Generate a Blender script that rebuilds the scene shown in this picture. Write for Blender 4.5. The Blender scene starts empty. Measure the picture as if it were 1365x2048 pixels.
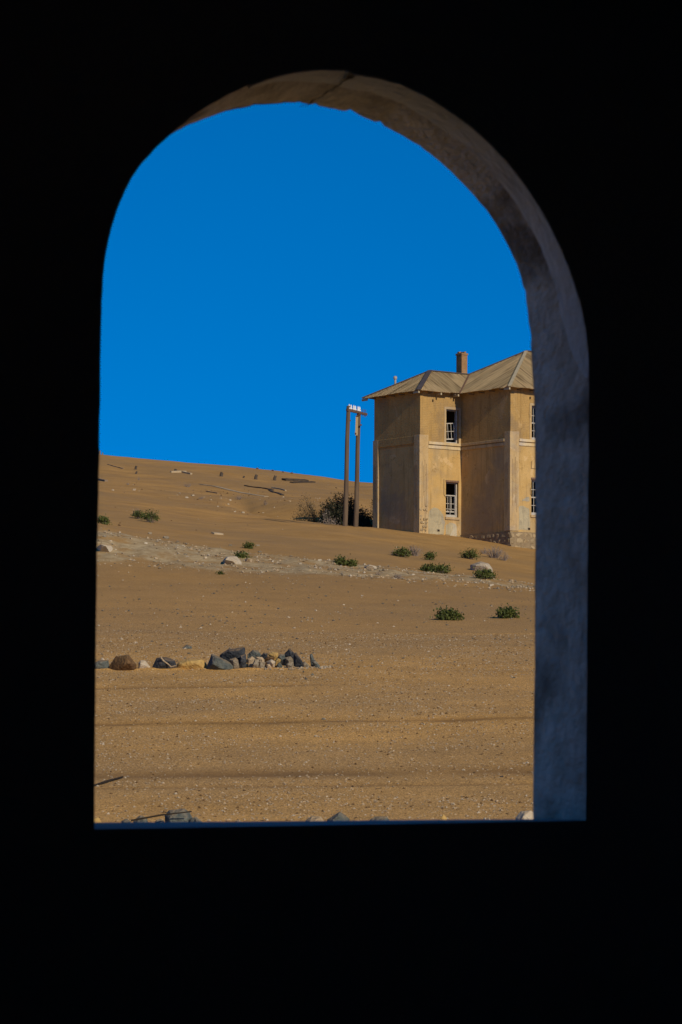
import bpy, bmesh, math, random
import numpy as np
from mathutils import Vector, Matrix, noise

# ------------------------------------------------------------------ camera, sky, sun, exposure
scn = bpy.context.scene
COL = scn.collection
F = 5200.0                                   # focal length in photograph pixels
SH = 366 / F - math.tan(math.radians(2))     # vertical lens shift, in units of the focal length
CAM_M = Matrix.Rotation(math.radians(92), 3, 'X') @ Matrix.Rotation(math.radians(0.25), 3, 'Z')
cd = bpy.data.cameras.new('camera')
cam = bpy.data.objects.new('camera', cd); COL.objects.link(cam)
cam.matrix_world = CAM_M.to_4x4()
cd.sensor_width = 36; cd.sensor_fit = 'AUTO'; cd.lens = F * 36 / 2048
cd.shift_y = SH * F / 2048
cd.clip_start = 0.05; cd.clip_end = 9000
cd.dof.use_dof = True; cd.dof.focus_distance = 100; cd.dof.aperture_fstop = 11
scn.camera = cam

HA = math.radians(36)                        # bearing of the house's side walls
U = Vector((-math.sin(HA), math.cos(HA), 0)); V = Vector((math.cos(HA), math.sin(HA), 0))
SUN_EL = math.radians(27)
g = math.radians(1.5)
th = U * math.cos(g) + V * math.sin(g)       # sunlight runs along the side walls and grazes them
travel = Vector((th.x * math.cos(SUN_EL), th.y * math.cos(SUN_EL), -math.sin(SUN_EL)))
sd = bpy.data.lights.new('sun', 'SUN'); sd.energy = 3.8; sd.angle = math.radians(0.5); sd.color = (1, 0.90, 0.72)
sun = bpy.data.objects.new('sun', sd); COL.objects.link(sun)
sun.rotation_euler = travel.to_track_quat('-Z', 'Y').to_euler(); sun.location = (30, -50, 60)

w = bpy.data.worlds.new('World'); scn.world = w; w.use_nodes = True
nt = w.node_tree; nt.nodes.clear()
out = nt.nodes.new('ShaderNodeOutputWorld'); bg = nt.nodes.new('ShaderNodeBackground')
sky = nt.nodes.new('ShaderNodeTexSky'); sky.sky_type = 'NISHITA'; sky.sun_disc = False
sky.sun_elevation = SUN_EL; sky.sun_rotation = math.atan2(-th.x, -th.y)
sky.altitude = 900; sky.air_density = 1.0; sky.dust_density = 0.0; sky.ozone_density = 4.0
tc = nt.nodes.new('ShaderNodeTexCoord')
ad = nt.nodes.new('ShaderNodeVectorMath'); ad.operation = 'ADD'; ad.inputs[1].default_value = (0, 0, 0.23)
nm = nt.nodes.new('ShaderNodeVectorMath'); nm.operation = 'NORMALIZE'
hs = nt.nodes.new('ShaderNodeHueSaturation'); hs.inputs['Hue'].default_value = 0.505; hs.inputs['Saturation'].default_value = 1.42; hs.inputs['Value'].default_value = 0.97
nt.links.new(tc.outputs['Generated'], ad.inputs[0]); nt.links.new(ad.outputs[0], nm.inputs[0])
nt.links.new(nm.outputs[0], sky.inputs['Vector']); nt.links.new(sky.outputs[0], hs.inputs['Color'])
nt.links.new(hs.outputs[0], bg.inputs['Color']); bg.inputs['Strength'].default_value = 0.13
nt.links.new(bg.outputs[0], out.inputs[0])
vs = scn.view_settings; vs.view_transform = 'Standard'; vs.look = 'None'; vs.exposure = 0; vs.gamma = 1; vs.use_curve_mapping = False

# ------------------------------------------------------------------ surveying helpers
def ray(px, py):
    d = CAM_M @ Vector(((px - 682.5) / F, (1024 - py) / F + SH, -1)); return d / d.y
def at(px, py, Y): return ray(px, py) * Y

# ------------------------------------------------------------------ materials
MATS = {}
def mat(name, col, col2=None, scale=3.0, rough=0.9, bump=0.0, bscale=40.0, spread=0.0, detail=6, dark=None, dscale=1.0, damt=0.5, stretch=(1,1,1), rand=0.0, bdist=0.02, dust=0.0):
    """two-tone noisy surface with optional stains and fine relief"""
    if name in MATS: return MATS[name]
    m = bpy.data.materials.new(name); MATS[name] = m; m.use_nodes = True
    n = m.node_tree.nodes; L = m.node_tree.links; b = n['Principled BSDF']
    b.inputs['Roughness'].default_value = rough; b.inputs['Specular IOR Level'].default_value = 0.15
    c = n.new('ShaderNodeTexCoord'); mp = n.new('ShaderNodeMapping'); mp.inputs['Scale'].default_value = stretch
    L.new(c.outputs['Object'], mp.inputs['Vector'])
    vec = mp.outputs[0]
    if rand:
        oi = n.new('ShaderNodeObjectInfo'); mu = n.new('ShaderNodeVectorMath'); mu.operation = 'SCALE'
        mu.inputs[0].default_value = (37, 51, 23); L.new(oi.outputs['Random'], mu.inputs['Scale'])
        a2 = n.new('ShaderNodeVectorMath'); L.new(vec, a2.inputs[0]); L.new(mu.outputs[0], a2.inputs[1]); vec = a2.outputs[0]
    nz = n.new('ShaderNodeTexNoise'); nz.inputs['Scale'].default_value = scale; nz.inputs['Detail'].default_value = detail; nz.inputs['Roughness'].default_value = 0.65
    L.new(vec, nz.inputs['Vector'])
    cr = n.new('ShaderNodeValToRGB'); cr.color_ramp.elements[0].position = 0.32; cr.color_ramp.elements[1].position = 0.68
    cr.color_ramp.elements[0].color = (*col, 1); cr.color_ramp.elements[1].color = (*(col2 or col), 1)
    L.new(nz.outputs['Fac'], cr.inputs['Fac']); colout = cr.outputs[0]
    if dark:
        n2 = n.new('ShaderNodeTexNoise'); n2.inputs['Scale'].default_value = dscale; n2.inputs['Detail'].default_value = 8; L.new(vec, n2.inputs['Vector'])
        r2 = n.new('ShaderNodeValToRGB'); r2.color_ramp.elements[0].position = 0.52; r2.color_ramp.elements[1].position = 0.66
        r2.color_ramp.elements[0].color = (0,0,0,1); r2.color_ramp.elements[1].color = (damt,damt,damt,1)
        L.new(n2.outputs['Fac'], r2.inputs['Fac'])
        mx = n.new('ShaderNodeMix'); mx.data_type = 'RGBA'; L.new(r2.outputs[0], mx.inputs['Factor']); L.new(colout, mx.inputs['A']); mx.inputs['B'].default_value = (*dark, 1)
        colout = mx.outputs['Result']
    if dust:
        ge = n.new('ShaderNodeNewGeometry'); sn = n.new('ShaderNodeSeparateXYZ'); L.new(ge.outputs['Normal'], sn.inputs[0])
        ds = n.new('ShaderNodeTexNoise'); ds.inputs['Scale'].default_value = 9; ds.inputs['Detail'].default_value = 6; L.new(vec, ds.inputs['Vector'])
        m1 = n.new('ShaderNodeMath'); m1.operation = 'MULTIPLY'; L.new(sn.outputs[2], m1.inputs[0]); L.new(ds.outputs['Fac'], m1.inputs[1])
        r3 = n.new('ShaderNodeMapRange'); r3.inputs['From Min'].default_value = .15; r3.inputs['From Max'].default_value = .55; r3.inputs['To Max'].default_value = dust; L.new(m1.outputs[0], r3.inputs['Value'])
        mx = n.new('ShaderNodeMix'); mx.data_type = 'RGBA'; L.new(r3.outputs[0], mx.inputs['Factor']); L.new(colout, mx.inputs['A']); mx.inputs['B'].default_value = (.34,.21,.09,1); colout = mx.outputs['Result']
    if rand:
        h = n.new('ShaderNodeHueSaturation'); mr = n.new('ShaderNodeMapRange'); mr.inputs['To Min'].default_value = 1 - rand; mr.inputs['To Max'].default_value = 1 + rand
        L.new(oi.outputs['Random'], mr.inputs['Value']); L.new(mr.outputs[0], h.inputs['Value']); L.new(colout, h.inputs['Color']); colout = h.outputs[0]
    L.new(colout, b.inputs['Base Color'])
    if bump:
        nb = n.new('ShaderNodeTexNoise'); nb.inputs['Scale'].default_value = bscale; nb.inputs['Detail'].default_value = 5; L.new(vec, nb.inputs['Vector'])
        bp = n.new('ShaderNodeBump'); bp.inputs['Strength'].default_value = bump; bp.inputs['Distance'].default_value = bdist
        L.new(nb.outputs['Fac'], bp.inputs['Height']); L.new(bp.outputs[0], b.inputs['Normal'])
    return m

# ------------------------------------------------------------------ object helpers
def mesh_obj(name, verts, faces, m=None, parent=None, smooth=False):
    me = bpy.data.meshes.new(name); me.from_pydata([tuple(v) for v in verts], [], faces); me.update()
    if smooth: me.polygons.foreach_set('use_smooth', [True] * len(me.polygons))
    o = bpy.data.objects.new(name, me); COL.objects.link(o)
    if m: me.materials.append(m)
    if parent: o.parent = parent
    return o
def bm_obj(name, bm, m=None, parent=None, smooth=False):
    me = bpy.data.meshes.new(name); bmesh.ops.recalc_face_normals(bm, faces=bm.faces); bm.to_mesh(me); bm.free()
    if smooth: me.polygons.foreach_set('use_smooth', [True] * len(me.polygons))
    o = bpy.data.objects.new(name, me); COL.objects.link(o)
    if m: me.materials.append(m)
    if parent: o.parent = parent
    return o
def tag(o, label, cat, group=None):
    o['label'] = label; o['category'] = cat
    if group: o['group'] = group
    return o
def struct(o): o['kind'] = 'structure'; return o
def stuff(o): o['kind'] = 'stuff'; return o
def empty(name, loc, rz=0):
    o = bpy.data.objects.new(name, None); COL.objects.link(o); o.location = loc; o.rotation_euler = (0, 0, rz); o.empty_display_size = 0.2
    return o
def add_box(bm, x0, x1, y0, y1, z0, z1, jit=0.0, rnd=random):
    vs_ = []
    for z in (z0, z1):
        for x, y in ((x0,y0),(x1,y0),(x1,y1),(x0,y1)):
            vs_.append(bm.verts.new((x + rnd.uniform(-jit,jit), y + rnd.uniform(-jit,jit), z + rnd.uniform(-jit,jit))))
    for f in ((0,3,2,1),(4,5,6,7),(0,1,5,4),(1,2,6,5),(2,3,7,6),(3,0,4,7)): bm.faces.new([vs_[i] for i in f])
    return vs_
def box(name, x0, x1, y0, y1, z0, z1, m, parent=None, bev=0.0, jit=0.0, rnd=random):
    bm = bmesh.new(); add_box(bm, x0, x1, y0, y1, z0, z1, jit, rnd)
    if bev: bmesh.ops.bevel(bm, geom=bm.edges[:], offset=bev, segments=1, affect='EDGES')
    return bm_obj(name, bm, m, parent)
def tube(bm, pts, rads, seg=8, cap=True):
    rings = []
    for i, p in enumerate(pts):
        p = Vector(p)
        d = (Vector(pts[min(i+1, len(pts)-1)]) - Vector(pts[max(i-1, 0)])).normalized()
        a = d.orthogonal().normalized() if not rings else (rings[-1][1] - d * rings[-1][1].dot(d)).normalized()
        b = d.cross(a); r = rads[i] if hasattr(rads, '__len__') else rads
        rings.append(([bm.verts.new(p + (a * math.cos(2*math.pi*k/seg) + b * math.sin(2*math.pi*k/seg)) * r) for k in range(seg)], a))
    for (r0, _), (r1, _) in zip(rings, rings[1:]):
        for k in range(seg): bm.faces.new((r0[k], r0[(k+1)%seg], r1[(k+1)%seg], r1[k]))
    if cap and seg > 2:
        bm.faces.new(rings[0][0][::-1]); bm.faces.new(rings[-1][0])
def beam(bm, a, b, w_, h_, up=Vector((0,0,1))):
    a = Vector(a); b = Vector(b); d = (b-a).normalized(); s = d.cross(up).normalized(); t = s.cross(d)
    vs_ = [bm.verts.new(p + s*i*w_/2 + t*j*h_/2) for p in (a, b) for i, j in ((-1,-1),(1,-1),(1,1),(-1,1))]
    for f in ((0,1,2,3),(7,6,5,4),(0,4,5,1),(1,5,6,2),(2,6,7,3),(3,7,4,0)): bm.faces.new([vs_[i] for i in f])

# ------------------------------------------------------------------ terrain
PROF = {   # photograph column: (distance, photograph row of the ground surface there)
    200: [(27,1640),(50,1338),(70,1215),(87,1128),(93,1064),(110,1036),(130,1005),(170,962),(225,922)],
    450: [(27,1640),(50,1337),(70,1222),(87,1141),(93,1104),(110,1070),(130,1036),(170,982),(225,943)],
    690: [(27,1640),(50,1336),(70,1228),(88,1150),(94,1127),(110,1086),(123,1054),(127,1050),(134,1050),(150,1012),(180,989),(225,974)],
    840: [(27,1640),(50,1336),(70,1232),(88,1162),(94,1143),(110,1104),(128,1067),(140,1062),(152,1040),(225,991)],
    1068:[(27,1640),(50,1336),(70,1236),(88,1182),(94,1166),(110,1134),(122,1107),(130,1094),(150,1060),(225,1002)],
}
TY = np.concatenate([np.arange(-60, 300, 0.5), np.geomspace(300, 6000, 120)])
def pchip(x, y, q):
    x = np.array(x, float); y = np.array(y, float); h = np.diff(x); dl = np.diff(y) / h
    d = np.zeros(len(x)); d[0] = dl[0]; d[-1] = dl[-1]
    for i in range(1, len(x)-1):
        if dl[i-1] * dl[i] > 0:
            w1 = 2*h[i] + h[i-1]; w2 = h[i] + 2*h[i-1]; d[i] = (w1+w2) / (w1/dl[i-1] + w2/dl[i])
    k = np.clip(np.searchsorted(x, q) - 1, 0, len(h)-1); t = np.clip((q - x[k]) / h[k], 0, 1)
    return y[k]*(2*t**3-3*t**2+1) + y[k+1]*(3*t**2-2*t**3) + h[k]*(d[k]*(t**3-2*t**2+t) + d[k+1]*(t**3-t**2))
CK = sorted(PROF); TZ = []
for c in CK:
    ys = [-60, 8]; zs = [-1.85, -1.8]
    for Y, r in PROF[c]: ys.append(Y); zs.append(ray(c, r).z * Y)
    zc = zs[-1]
    for Y, dz in ((250, -0.9), (300, -5), (450, -14), (1000, -26), (6000, -30)): ys.append(Y); zs.append(zc + dz)
    TZ.append(pchip(ys, zs, TY))
TZ = np.array(TZ)
def base_z(x, y):
    c = 682.5 + F * x / max(y, 18.0)
    c = min(max(c, CK[0]), CK[-1])
    k = 0
    while k < len(CK)-2 and c > CK[k+1]: k += 1
    t = (c - CK[k]) / (CK[k+1] - CK[k])
    if y < 300: i = (y + 60) * 2; 
    else: i = float(np.interp(y, TY, np.arange(len(TY))))
    i0 = min(max(int(i), 0), len(TY)-2); f = i - i0
    z0 = TZ[k][i0]*(1-f) + TZ[k][i0+1]*f; z1 = TZ[k+1][i0]*(1-f) + TZ[k+1][i0+1]*f
    return z0*(1-t) + z1*t
def hit_raw(px, py, fn, y0=12.0, y1=235.0):
    d = ray(px, py); Y = y0
    while Y < y1:
        if d.z * Y < fn(d.x * Y, Y): break
        Y += 0.4
    a, b = Y-0.4, Y
    for _ in range(14):
        m = (a+b)/2
        if d.z*m < fn(d.x*m, m): b = m
        else: a = m
    return d * b
YT1 = hit_raw(682, 1441, base_z).y; YT2 = hit_raw(682, 1545, base_z).y; YT3 = hit_raw(300, 1370, base_z).y; YT4 = hit_raw(682, 1572, base_z).y
def nz(x, y, s, o=0.0): return noise.noise(Vector((x*s + o, y*s - o, o*1.7)))
def track(x, y):
    """0..1 mask of the two old wheel tracks across the flat"""
    if y < 22 or y > 60: return 0.0
    a = 1.25*math.exp(-((y - YT1 - 0.10*x + 0.25*nz(x, y, .5, 3)) / 0.30)**2)*(.85 + .4*nz(x, y*.2, 1.1, 8))  # thin dark line beside the low ridge
    wv = 0.45*nz(x, y*.3, .35, 7)
    b = math.exp(-((y - YT2 - 0.05*x + wv) / 0.55)**2) * (0.55 + 0.45*nz(x, y, .6, 9))
    e = 0.5*math.exp(-((y - YT4 - 0.05*x + wv) / 0.12)**2)
    c = 0.6 * math.exp(-((y - YT3 - 0.1*x + wv) / 0.2)**2) * max(0, min(1, -x*0.8 + .2))
    return max(0.0, min(1.0, a + b + c + e))
LIPC = (440, 470, 510, 600, 690, 722, 748, 800); LIPY = (148, 143, 138, 131.5, 124.5, 126.5, 129.5, 134)
def dip(x, y):
    """hollow behind the wind-cut sand lip that runs up to the house corner"""
    if y < 120 or y > 170: return 0.0
    c = 682.5 + F*x/y
    if c < 440 or c > 1000: return 0.0
    t = y - float(np.interp(c, LIPC, LIPY))
    sm = lambda q: (lambda k: k*k*(3-2*k))(max(0.0, min(1.0, q)))
    return -0.85 * sm(t/2.2) * (1 - sm((t-6)/15)) * sm((c-440)/60) * (1 - sm((c-860)/120))
def gz(x, y):
    z = base_z(x, y) + dip(x, y)
    if 20 < y < 62:
        z += 0.05*math.exp(-((y - YT1 + 0.22 - 0.10*x + 0.25*nz(x, y, .5, 3)) / 0.14)**2) - 0.05*track(x, y)
        z += 0.012*nz(x, y, 1.9, 1) + 0.02*nz(x*.4, y, 0.8, 5)
    elif y < 300:
        amp = 1.0 if y > 98 else 0.5
        z += amp * (0.14*nz(x, y*.6, .12, 2) + 0.085*nz(x, y, .35, 4) + 0.012*nz(x, y, 1.6, 6))
    if 84 < y < 98: z += (0.10*nz(x, y, .9, 11) + 0.06*nz(x, y, 2.3, 12)) * math.sin((y-84)/14*math.pi)
    return z
def hit(px, py): return hit_raw(px, py, gz)

rows = list(np.arange(-55, 24, 4.0)) + list(np.arange(24, 62, 0.16)) + list(np.arange(62, 150, 0.4)) + list(np.arange(150, 262, 1.0)) + list(np.geomspace(264, 5800, 30))
side = np.geomspace(0.165, 14, 26)
cols = list(-side[::-1]) + list(np.arange(-0.163, 0.163, 0.0013)) + list(side)
gv, gf, trk, led = [], [], [], []
for Y in rows:
    ww = max(12.0, abs(Y))
    for s_ in cols:
        x = s_ * ww
        inb = abs(s_) < 0.3 and 20 < Y < 262
        gv.append((x, Y, gz(x, Y) if inb else base_z(x, Y)))
        trk.append(track(x, Y) if inb else 0.0)
        if inb and 82 < Y < 102:
            e0 = 87.0 + max(0, x+1)*.35 + 1.3*nz(x, Y*.2, .25, 20) + 0.8*nz(x, Y, .9, 21); e1 = 94.3 + 1.0*nz(x, Y*.2, .3, 22) + 0.6*nz(x, Y, 1.1, 23)
            led.append(max(0.0, min(1.0, (Y-e0)/1.2)) * max(0.0, min(1.0, (e1-Y)/0.5)))
        else: led.append(0.0)
nc = len(cols)
for i in range(len(rows)-1):
    for j in range(nc-1):
        a = i*nc + j; gf.append((a, a+1, a+nc+1, a+nc))
ground = struct(mesh_obj('ground', gv, gf, None, None, True))
for nm_, arr in (('track', trk), ('ledge', led)):
    at_ = ground.data.attributes.new(nm_, 'FLOAT', 'POINT'); at_.data.foreach_set('value', arr)
def sand_material():
    m = bpy.data.materials.new('sand'); m.use_nodes = True; n = m.node_tree.nodes; L = m.node_tree.links; b = n['Principled BSDF']
    b.inputs['Roughness'].default_value = 0.95; b.inputs['Specular IOR Level'].default_value = 0.1
    c = n.new('ShaderNodeTexCoord').outputs['Object']
    def noise_(scale, det=4, rough=.6):
        t = n.new('ShaderNodeTexNoise'); t.inputs['Scale'].default_value = scale; t.inputs['Detail'].default_value = det; t.inputs['Roughness'].default_value = rough; L.new(c, t.inputs['Vector']); return t.outputs['Fac']
    def ramp(f, p0, c0, p1, c1):
        r = n.new('ShaderNodeValToRGB'); e = r.color_ramp.elements; e[0].position = p0; e[1].position = p1; e[0].color = (*c0, 1); e[1].color = (*c1, 1); L.new(f, r.inputs['Fac']); return r.outputs[0]
    def mix(f, a, b_, bt='MIX'):
        x = n.new('ShaderNodeMix'); x.data_type = 'RGBA'; x.blend_type = bt
        if isinstance(f, float): x.inputs['Factor'].default_value = f
        else: L.new(f, x.inputs['Factor'])
        for k, q in (('A', a), ('B', b_)):
            if isinstance(q, tuple): x.inputs[k].default_value = (*q, 1)
            else: L.new(q, x.inputs[k])
        return x.outputs['Result']
    def attr(nm):
        a = n.new('ShaderNodeAttribute'); a.attribute_name = nm; return a.outputs['Fac']
    def math_(op, a, b_):
        x = n.new('ShaderNodeMath'); x.operation = op; x.use_clamp = True
        for k, q in enumerate((a, b_)):
            if isinstance(q, (int, float)): x.inputs[k].default_value = q
            else: L.new(q, x.inputs[k])
        return x.outputs[0]
    base = mix(ramp(noise_(0.11, 6, .65), .42, (0,0,0), .62, (.75,.75,.75)), ramp(noise_(0.5, 6, .65), .35, SAND_A, .65, SAND_B), SAND_C)
    # gravel flat in front (below the rubble ledge): coarser, speckled
    sx = n.new('ShaderNodeSeparateXYZ'); L.new(c, sx.inputs[0])
    near = n.new('ShaderNodeMapRange'); near.inputs['From Min'].default_value = 92; near.inputs['From Max'].default_value = 62; near.inputs['To Min'].default_value = .25; near.inputs['To Max'].default_value = 1; L.new(sx.outputs['Y'], near.inputs['Value'])
    midm = n.new('ShaderNodeMapRange'); midm.interpolation_type = 'SMOOTHSTEP'; midm.inputs['From Min'].default_value = 50; midm.inputs['From Max'].default_value = 64; midm.inputs['To Max'].default_value = .55; L.new(sx.outputs['Y'], midm.inputs['Value'])
    mid2 = n.new('ShaderNodeMapRange'); mid2.interpolation_type = 'SMOOTHSTEP'; mid2.inputs['From Min'].default_value = 108; mid2.inputs['From Max'].default_value = 80; L.new(sx.outputs['Y'], mid2.inputs['Value'])
    base = mix(math_('MULTIPLY', midm.outputs[0], math_('MULTIPLY', mid2.outputs[0], math_('ADD', noise_(.2, 5), .35))), base, (.232,.132,.048))   # coarser, browner gravel on the middle slope
    sp1 = ramp(noise_(16, 3, .7), .36, (1.0,1.0,1.0), .66, (1.36,1.36,1.40))
    sp2 = ramp(noise_(45, 2, .7), .38, (.52,.52,.50), .62, (1.75,1.75,1.75))
    spk = mix(1.0, sp1, sp2, 'MULTIPLY')
    grav = mix(1.0, base, spk, 'MULTIPLY')
    not_trk = math_('SUBTRACT', 1.0, attr('track'))
    fac = math_('MULTIPLY', near.outputs[0], math_('ADD', math_('MULTIPLY', not_trk, 0.6), 0.4))
    colr = mix(fac, base, grav)
    # pale chips
    vo = n.new('ShaderNodeTexVoronoi'); vo.inputs['Scale'].default_value = 7.0; L.new(c, vo.inputs['Vector'])
    sz = n.new('ShaderNodeSeparateColor'); L.new(vo.outputs['Color'], sz.inputs[0])
    chip = math_('MULTIPLY', math_('LESS_THAN', vo.outputs['Distance'], 0.16), math_('GREATER_THAN', sz.outputs[0], 0.72))
    colr = mix(math_('MULTIPLY', chip, math_('MULTIPLY', fac, 0.8)), colr, CHIP)
    # compacted darker sand in the tracks, dark colour along the thin ridge line
    colr = mix(math_('MULTIPLY', attr('track'), 0.95), colr, TRACK)
    # rubble ledge: grey-buff broken stone
    rub = ramp(noise_(3.2, 8, .75), .38, RUB_A, .62, RUB_B)
    colr = mix(math_('MULTIPLY', attr('ledge'), math_('ADD', ramp(noise_(0.9, 6), .40, (0,0,0), .55, (1,1,1)), 0.06)), colr, rub)
    L.new(colr, b.inputs['Base Color'])
    bp = n.new('ShaderNodeBump'); bp.inputs['Strength'].default_value = 0.5; bp.inputs['Distance'].default_value = 0.02
    hh = math_('MULTIPLY', math_('ADD', math_('MULTIPLY', noise_(40, 3), .7), math_('MULTIPLY', noise_(9, 4), .3)), fac)
    L.new(hh, bp.inputs['Height']); L.new(bp.outputs[0], b.inputs['Normal'])
    return m
SAND_A = (.298,.159,.045); SAND_B = (.400,.215,.062); SAND_C = (.265,.154,.057); CHIP = (.62,.46,.25); TRACK = (.165,.082,.024); RUB_A = (.27,.178,.080); RUB_B = (.43,.315,.165)
ground.data.materials.append(sand_material())

# ------------------------------------------------------------------ the dark room with the arched window
WD = 7.0
NRM = Vector((-1384 / F, 1, 0)).normalized()          # outward normal of the window wall
TAN = Vector((NRM.y, -NRM.x, 0))                      # along the wall, to the right
W0 = ray(682.5, 1390) * WD; W0.z = 0
THK = 0.435
def on_wall(px, py, off):
    d = ray(px, py); P = W0 + NRM * off
    return d * (P.dot(NRM) / d.dot(NRM))
NEAR = [(189,1659),(190,1500),(192,1300),(195,1100),(198,950),(201,800),(202,700),(204,600),(208,540),(215,490),(226,445),(240,405),(258,366),(278,334),(300,308),(330,279),(360,252),(400,222),(450,192),(500,169),(560,148),(620,138),(680,137),(698,139),(712,147),(760,155),(800,166),(850,188),(900,219),(950,256),(1000,303),(1050,364),(1090,426),(1120,486),(1145,546),(1163,602),(1173,655),(1178,710),(1178,800),(1177,950),(1176,1100),(1175,1250),(1174,1400),(1173,1530),(1172,1641)]
FAR = [(137,1646),(138,1500),(140,1300),(143,1100),(146,950),(149,800),(151,700),(154,640),(160,590),(168,540),(182,490),(200,440),(222,400),(245,365),(272,330),(305,295),(345,266),(380,249),(420,233),(460,220),(510,211),(560,206),(600,205),(625,209),(650,214),(690,222),(730,234),(770,252),(810,273),(850,298),(890,330),(940,379),(985,433),(1015,485),(1040,541),(1053,600),(1060,660),(1064,720),(1069,810),(1071,950),(1071,1100),(1070,1250),(1069,1400),(1067.5,1530),(1066.5,1638)]
assert len(NEAR) == len(FAR)
def densify(pts, n=4):
    o = []
    for (a, b), (c, d) in zip(pts, pts[1:]):
        for k in range(n): o.append((a + (c-a)*k/n, b + (d-b)*k/n))
    return o + [pts[-1]]
def smooth_pts(pts, it=2):
    for _ in range(it):
        pts = [pts[0]] + [((a[0]+2*b[0]+c[0])/4, (a[1]+2*b[1]+c[1])/4) for a, b, c in zip(pts, pts[1:], pts[2:])] + [pts[-1]]
    return pts
near3 = [on_wall(x, y, 0) for x, y in smooth_pts(densify(NEAR))]
far3 = [on_wall(x, y, THK) for x, y in smooth_pts(densify(FAR))]
for lst, am, o_ in ((near3, .0018, 81), (far3, .0018, 82)):     # worn, slightly ragged arrises
    for i in range(len(lst)):
        q = W0 + Vector((0, 0, .5)) - lst[i]; q -= NRM*q.dot(NRM); q.normalize()
        ch_ = max(0.0, nz(i*.37, 0, 1, o_+5) - .30) * (-.030 if 14*4 < i < 38*4 else -.006)
        lst[i] = lst[i] + q * (am*nz(i*.9, 0, 1, o_) + (ch_ if o_ == 82 else ch_*.3))
SILLN = 12
near3 += [near3[-1].lerp(near3[0], k/SILLN) for k in range(1, SILLN)]     # close along the sill
far3 += [far3[-1].lerp(far3[0], k/SILLN) for k in range(1, SILLN)]
plaster_in = mat('dark_interior_plaster', (.46,.42,.38), (.54,.50,.46), 2.0, bump=.3)
plaster_rev = mat('reveal_plaster', (.60,.51,.39), (.93,.84,.70), 16, bump=1.0, bscale=55, dark=(.24,.19,.14), dscale=5, damt=.95, stretch=(1,.33,.6), bdist=.02, detail=10)
plaster_sill = mat('sill_plaster', (.34,.34,.34), (.46,.46,.45), 3, bump=.4)
plaster_coat = mat('old_plaster_coat', (.86,.82,.73), (.92,.89,.82), 3.0, bump=.5, bscale=30, dark=(.5,.44,.36), dscale=5, damt=.5)
wall = empty('arched_window_wall', W0 + Vector((0, 0, -1.6)), math.atan2(TAN.y, TAN.x))
tag(wall, 'dark interior wall pierced by a tall round-arched window opening', 'wall')
WM = (Matrix.Translation(wall.location) @ Matrix.Rotation(wall.rotation_euler.z, 4, 'Z')).inverted()
def wall_face(name, loop, off, m):
    bm = bmesh.new()
    lp = [bm.verts.new(WM @ p) for p in loop]
    y = off
    rc = [bm.verts.new((x, y, z)) for x, z in ((-2.8,-0.4),(0,-0.4),(1.5,-0.4),(1.5,1.6),(1.5,3.67),(0,3.67),(-2.8,3.67),(-2.8,1.6))]
    es = [bm.edges.new((a, b)) for a, b in zip(lp, lp[1:] + lp[:1])] + [bm.edges.new((a, b)) for a, b in zip(rc, rc[1:] + rc[:1])]
    bmesh.ops.triangle_fill(bm, edges=es, use_beauty=True)
    return bm_obj(name, bm, m, wall)
wall_face('inner_face', near3, 0.0, plaster_in)
wall_face('outer_face', far3, THK, mat('outer_plaster', (.40,.33,.22), (.46,.38,.26), 2))
# reveal: rough lofted plaster between the two outlines, the sill kept as its own part
K = 10
nR = len(smooth_pts(densify(NEAR)))
def reveal(name, idx, m, amp):
    vv, ff = [], []
    for j, i in enumerate(idx):
        for k in range(K+1):
            p = near3[i].lerp(far3[i], k/K)
            if 0 < k:
                a = amp * (0.7*nz(p.z*1.0 + p.x, k*.12, 2.3, 31) + .35*nz(p.z*1.3 + p.x, k*.06, 9.0, 33))
                if k == K: a *= .5
                cen = W0 + Vector((0, 0, 0.5)); q = (cen - p); q -= NRM * q.dot(NRM)
                p = p + q.normalized() * a
            vv.append(WM @ p)
    for j in range(len(idx)-1):
        for k in range(K): a = j*(K+1)+k; ff.append((a, a+1, a+K+2, a+K+1))
    return mesh_obj(name, vv, ff, m, wall, True)
reveal('reveal', list(range(nR)), plaster_rev, 0.007)
reveal('sill', list(range(nR-1, len(near3))) + [0], plaster_sill, 0.004)
# surviving outer coat of plaster round the arch, ending raggedly on the right jamb
arc = list(range(19*4, 38*4 - 1))
vv, ff = [], []
for j, i in enumerate(arc):
    p0 = near3[i]; cen = W0 + Vector((0, 0, 0.6)); q = (cen - p0); q -= NRM*q.dot(NRM); q.normalize()
    wfr = 0.36 + 0.05*nz(j*.07, 0, 1, 40) + .03*nz(j*.3, 0, 1, 41)
    tail = (len(arc)-1-j) / 9.0
    if tail < 1: wfr *= math.sqrt(max(.02, 1-(1-tail)**2))
    if j < 10: wfr *= .25 + .75*j/10
    pe = p0.lerp(far3[i], wfr)
    t_ = 0.005*min(1, max(0.1, tail))
    for p in (p0 + q*.001 - NRM*.002, p0 + q*t_, p0.lerp(pe, .5) + q*(t_+.002), pe + q*t_, pe - q*.01): vv.append(WM @ p)
for j in range(len(arc)-1):
    for k in range(4): a = j*5+k; ff.append((a, a+1, a+6, a+5))
mesh_obj('plaster_coat', vv, ff, plaster_coat, wall, False)
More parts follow.
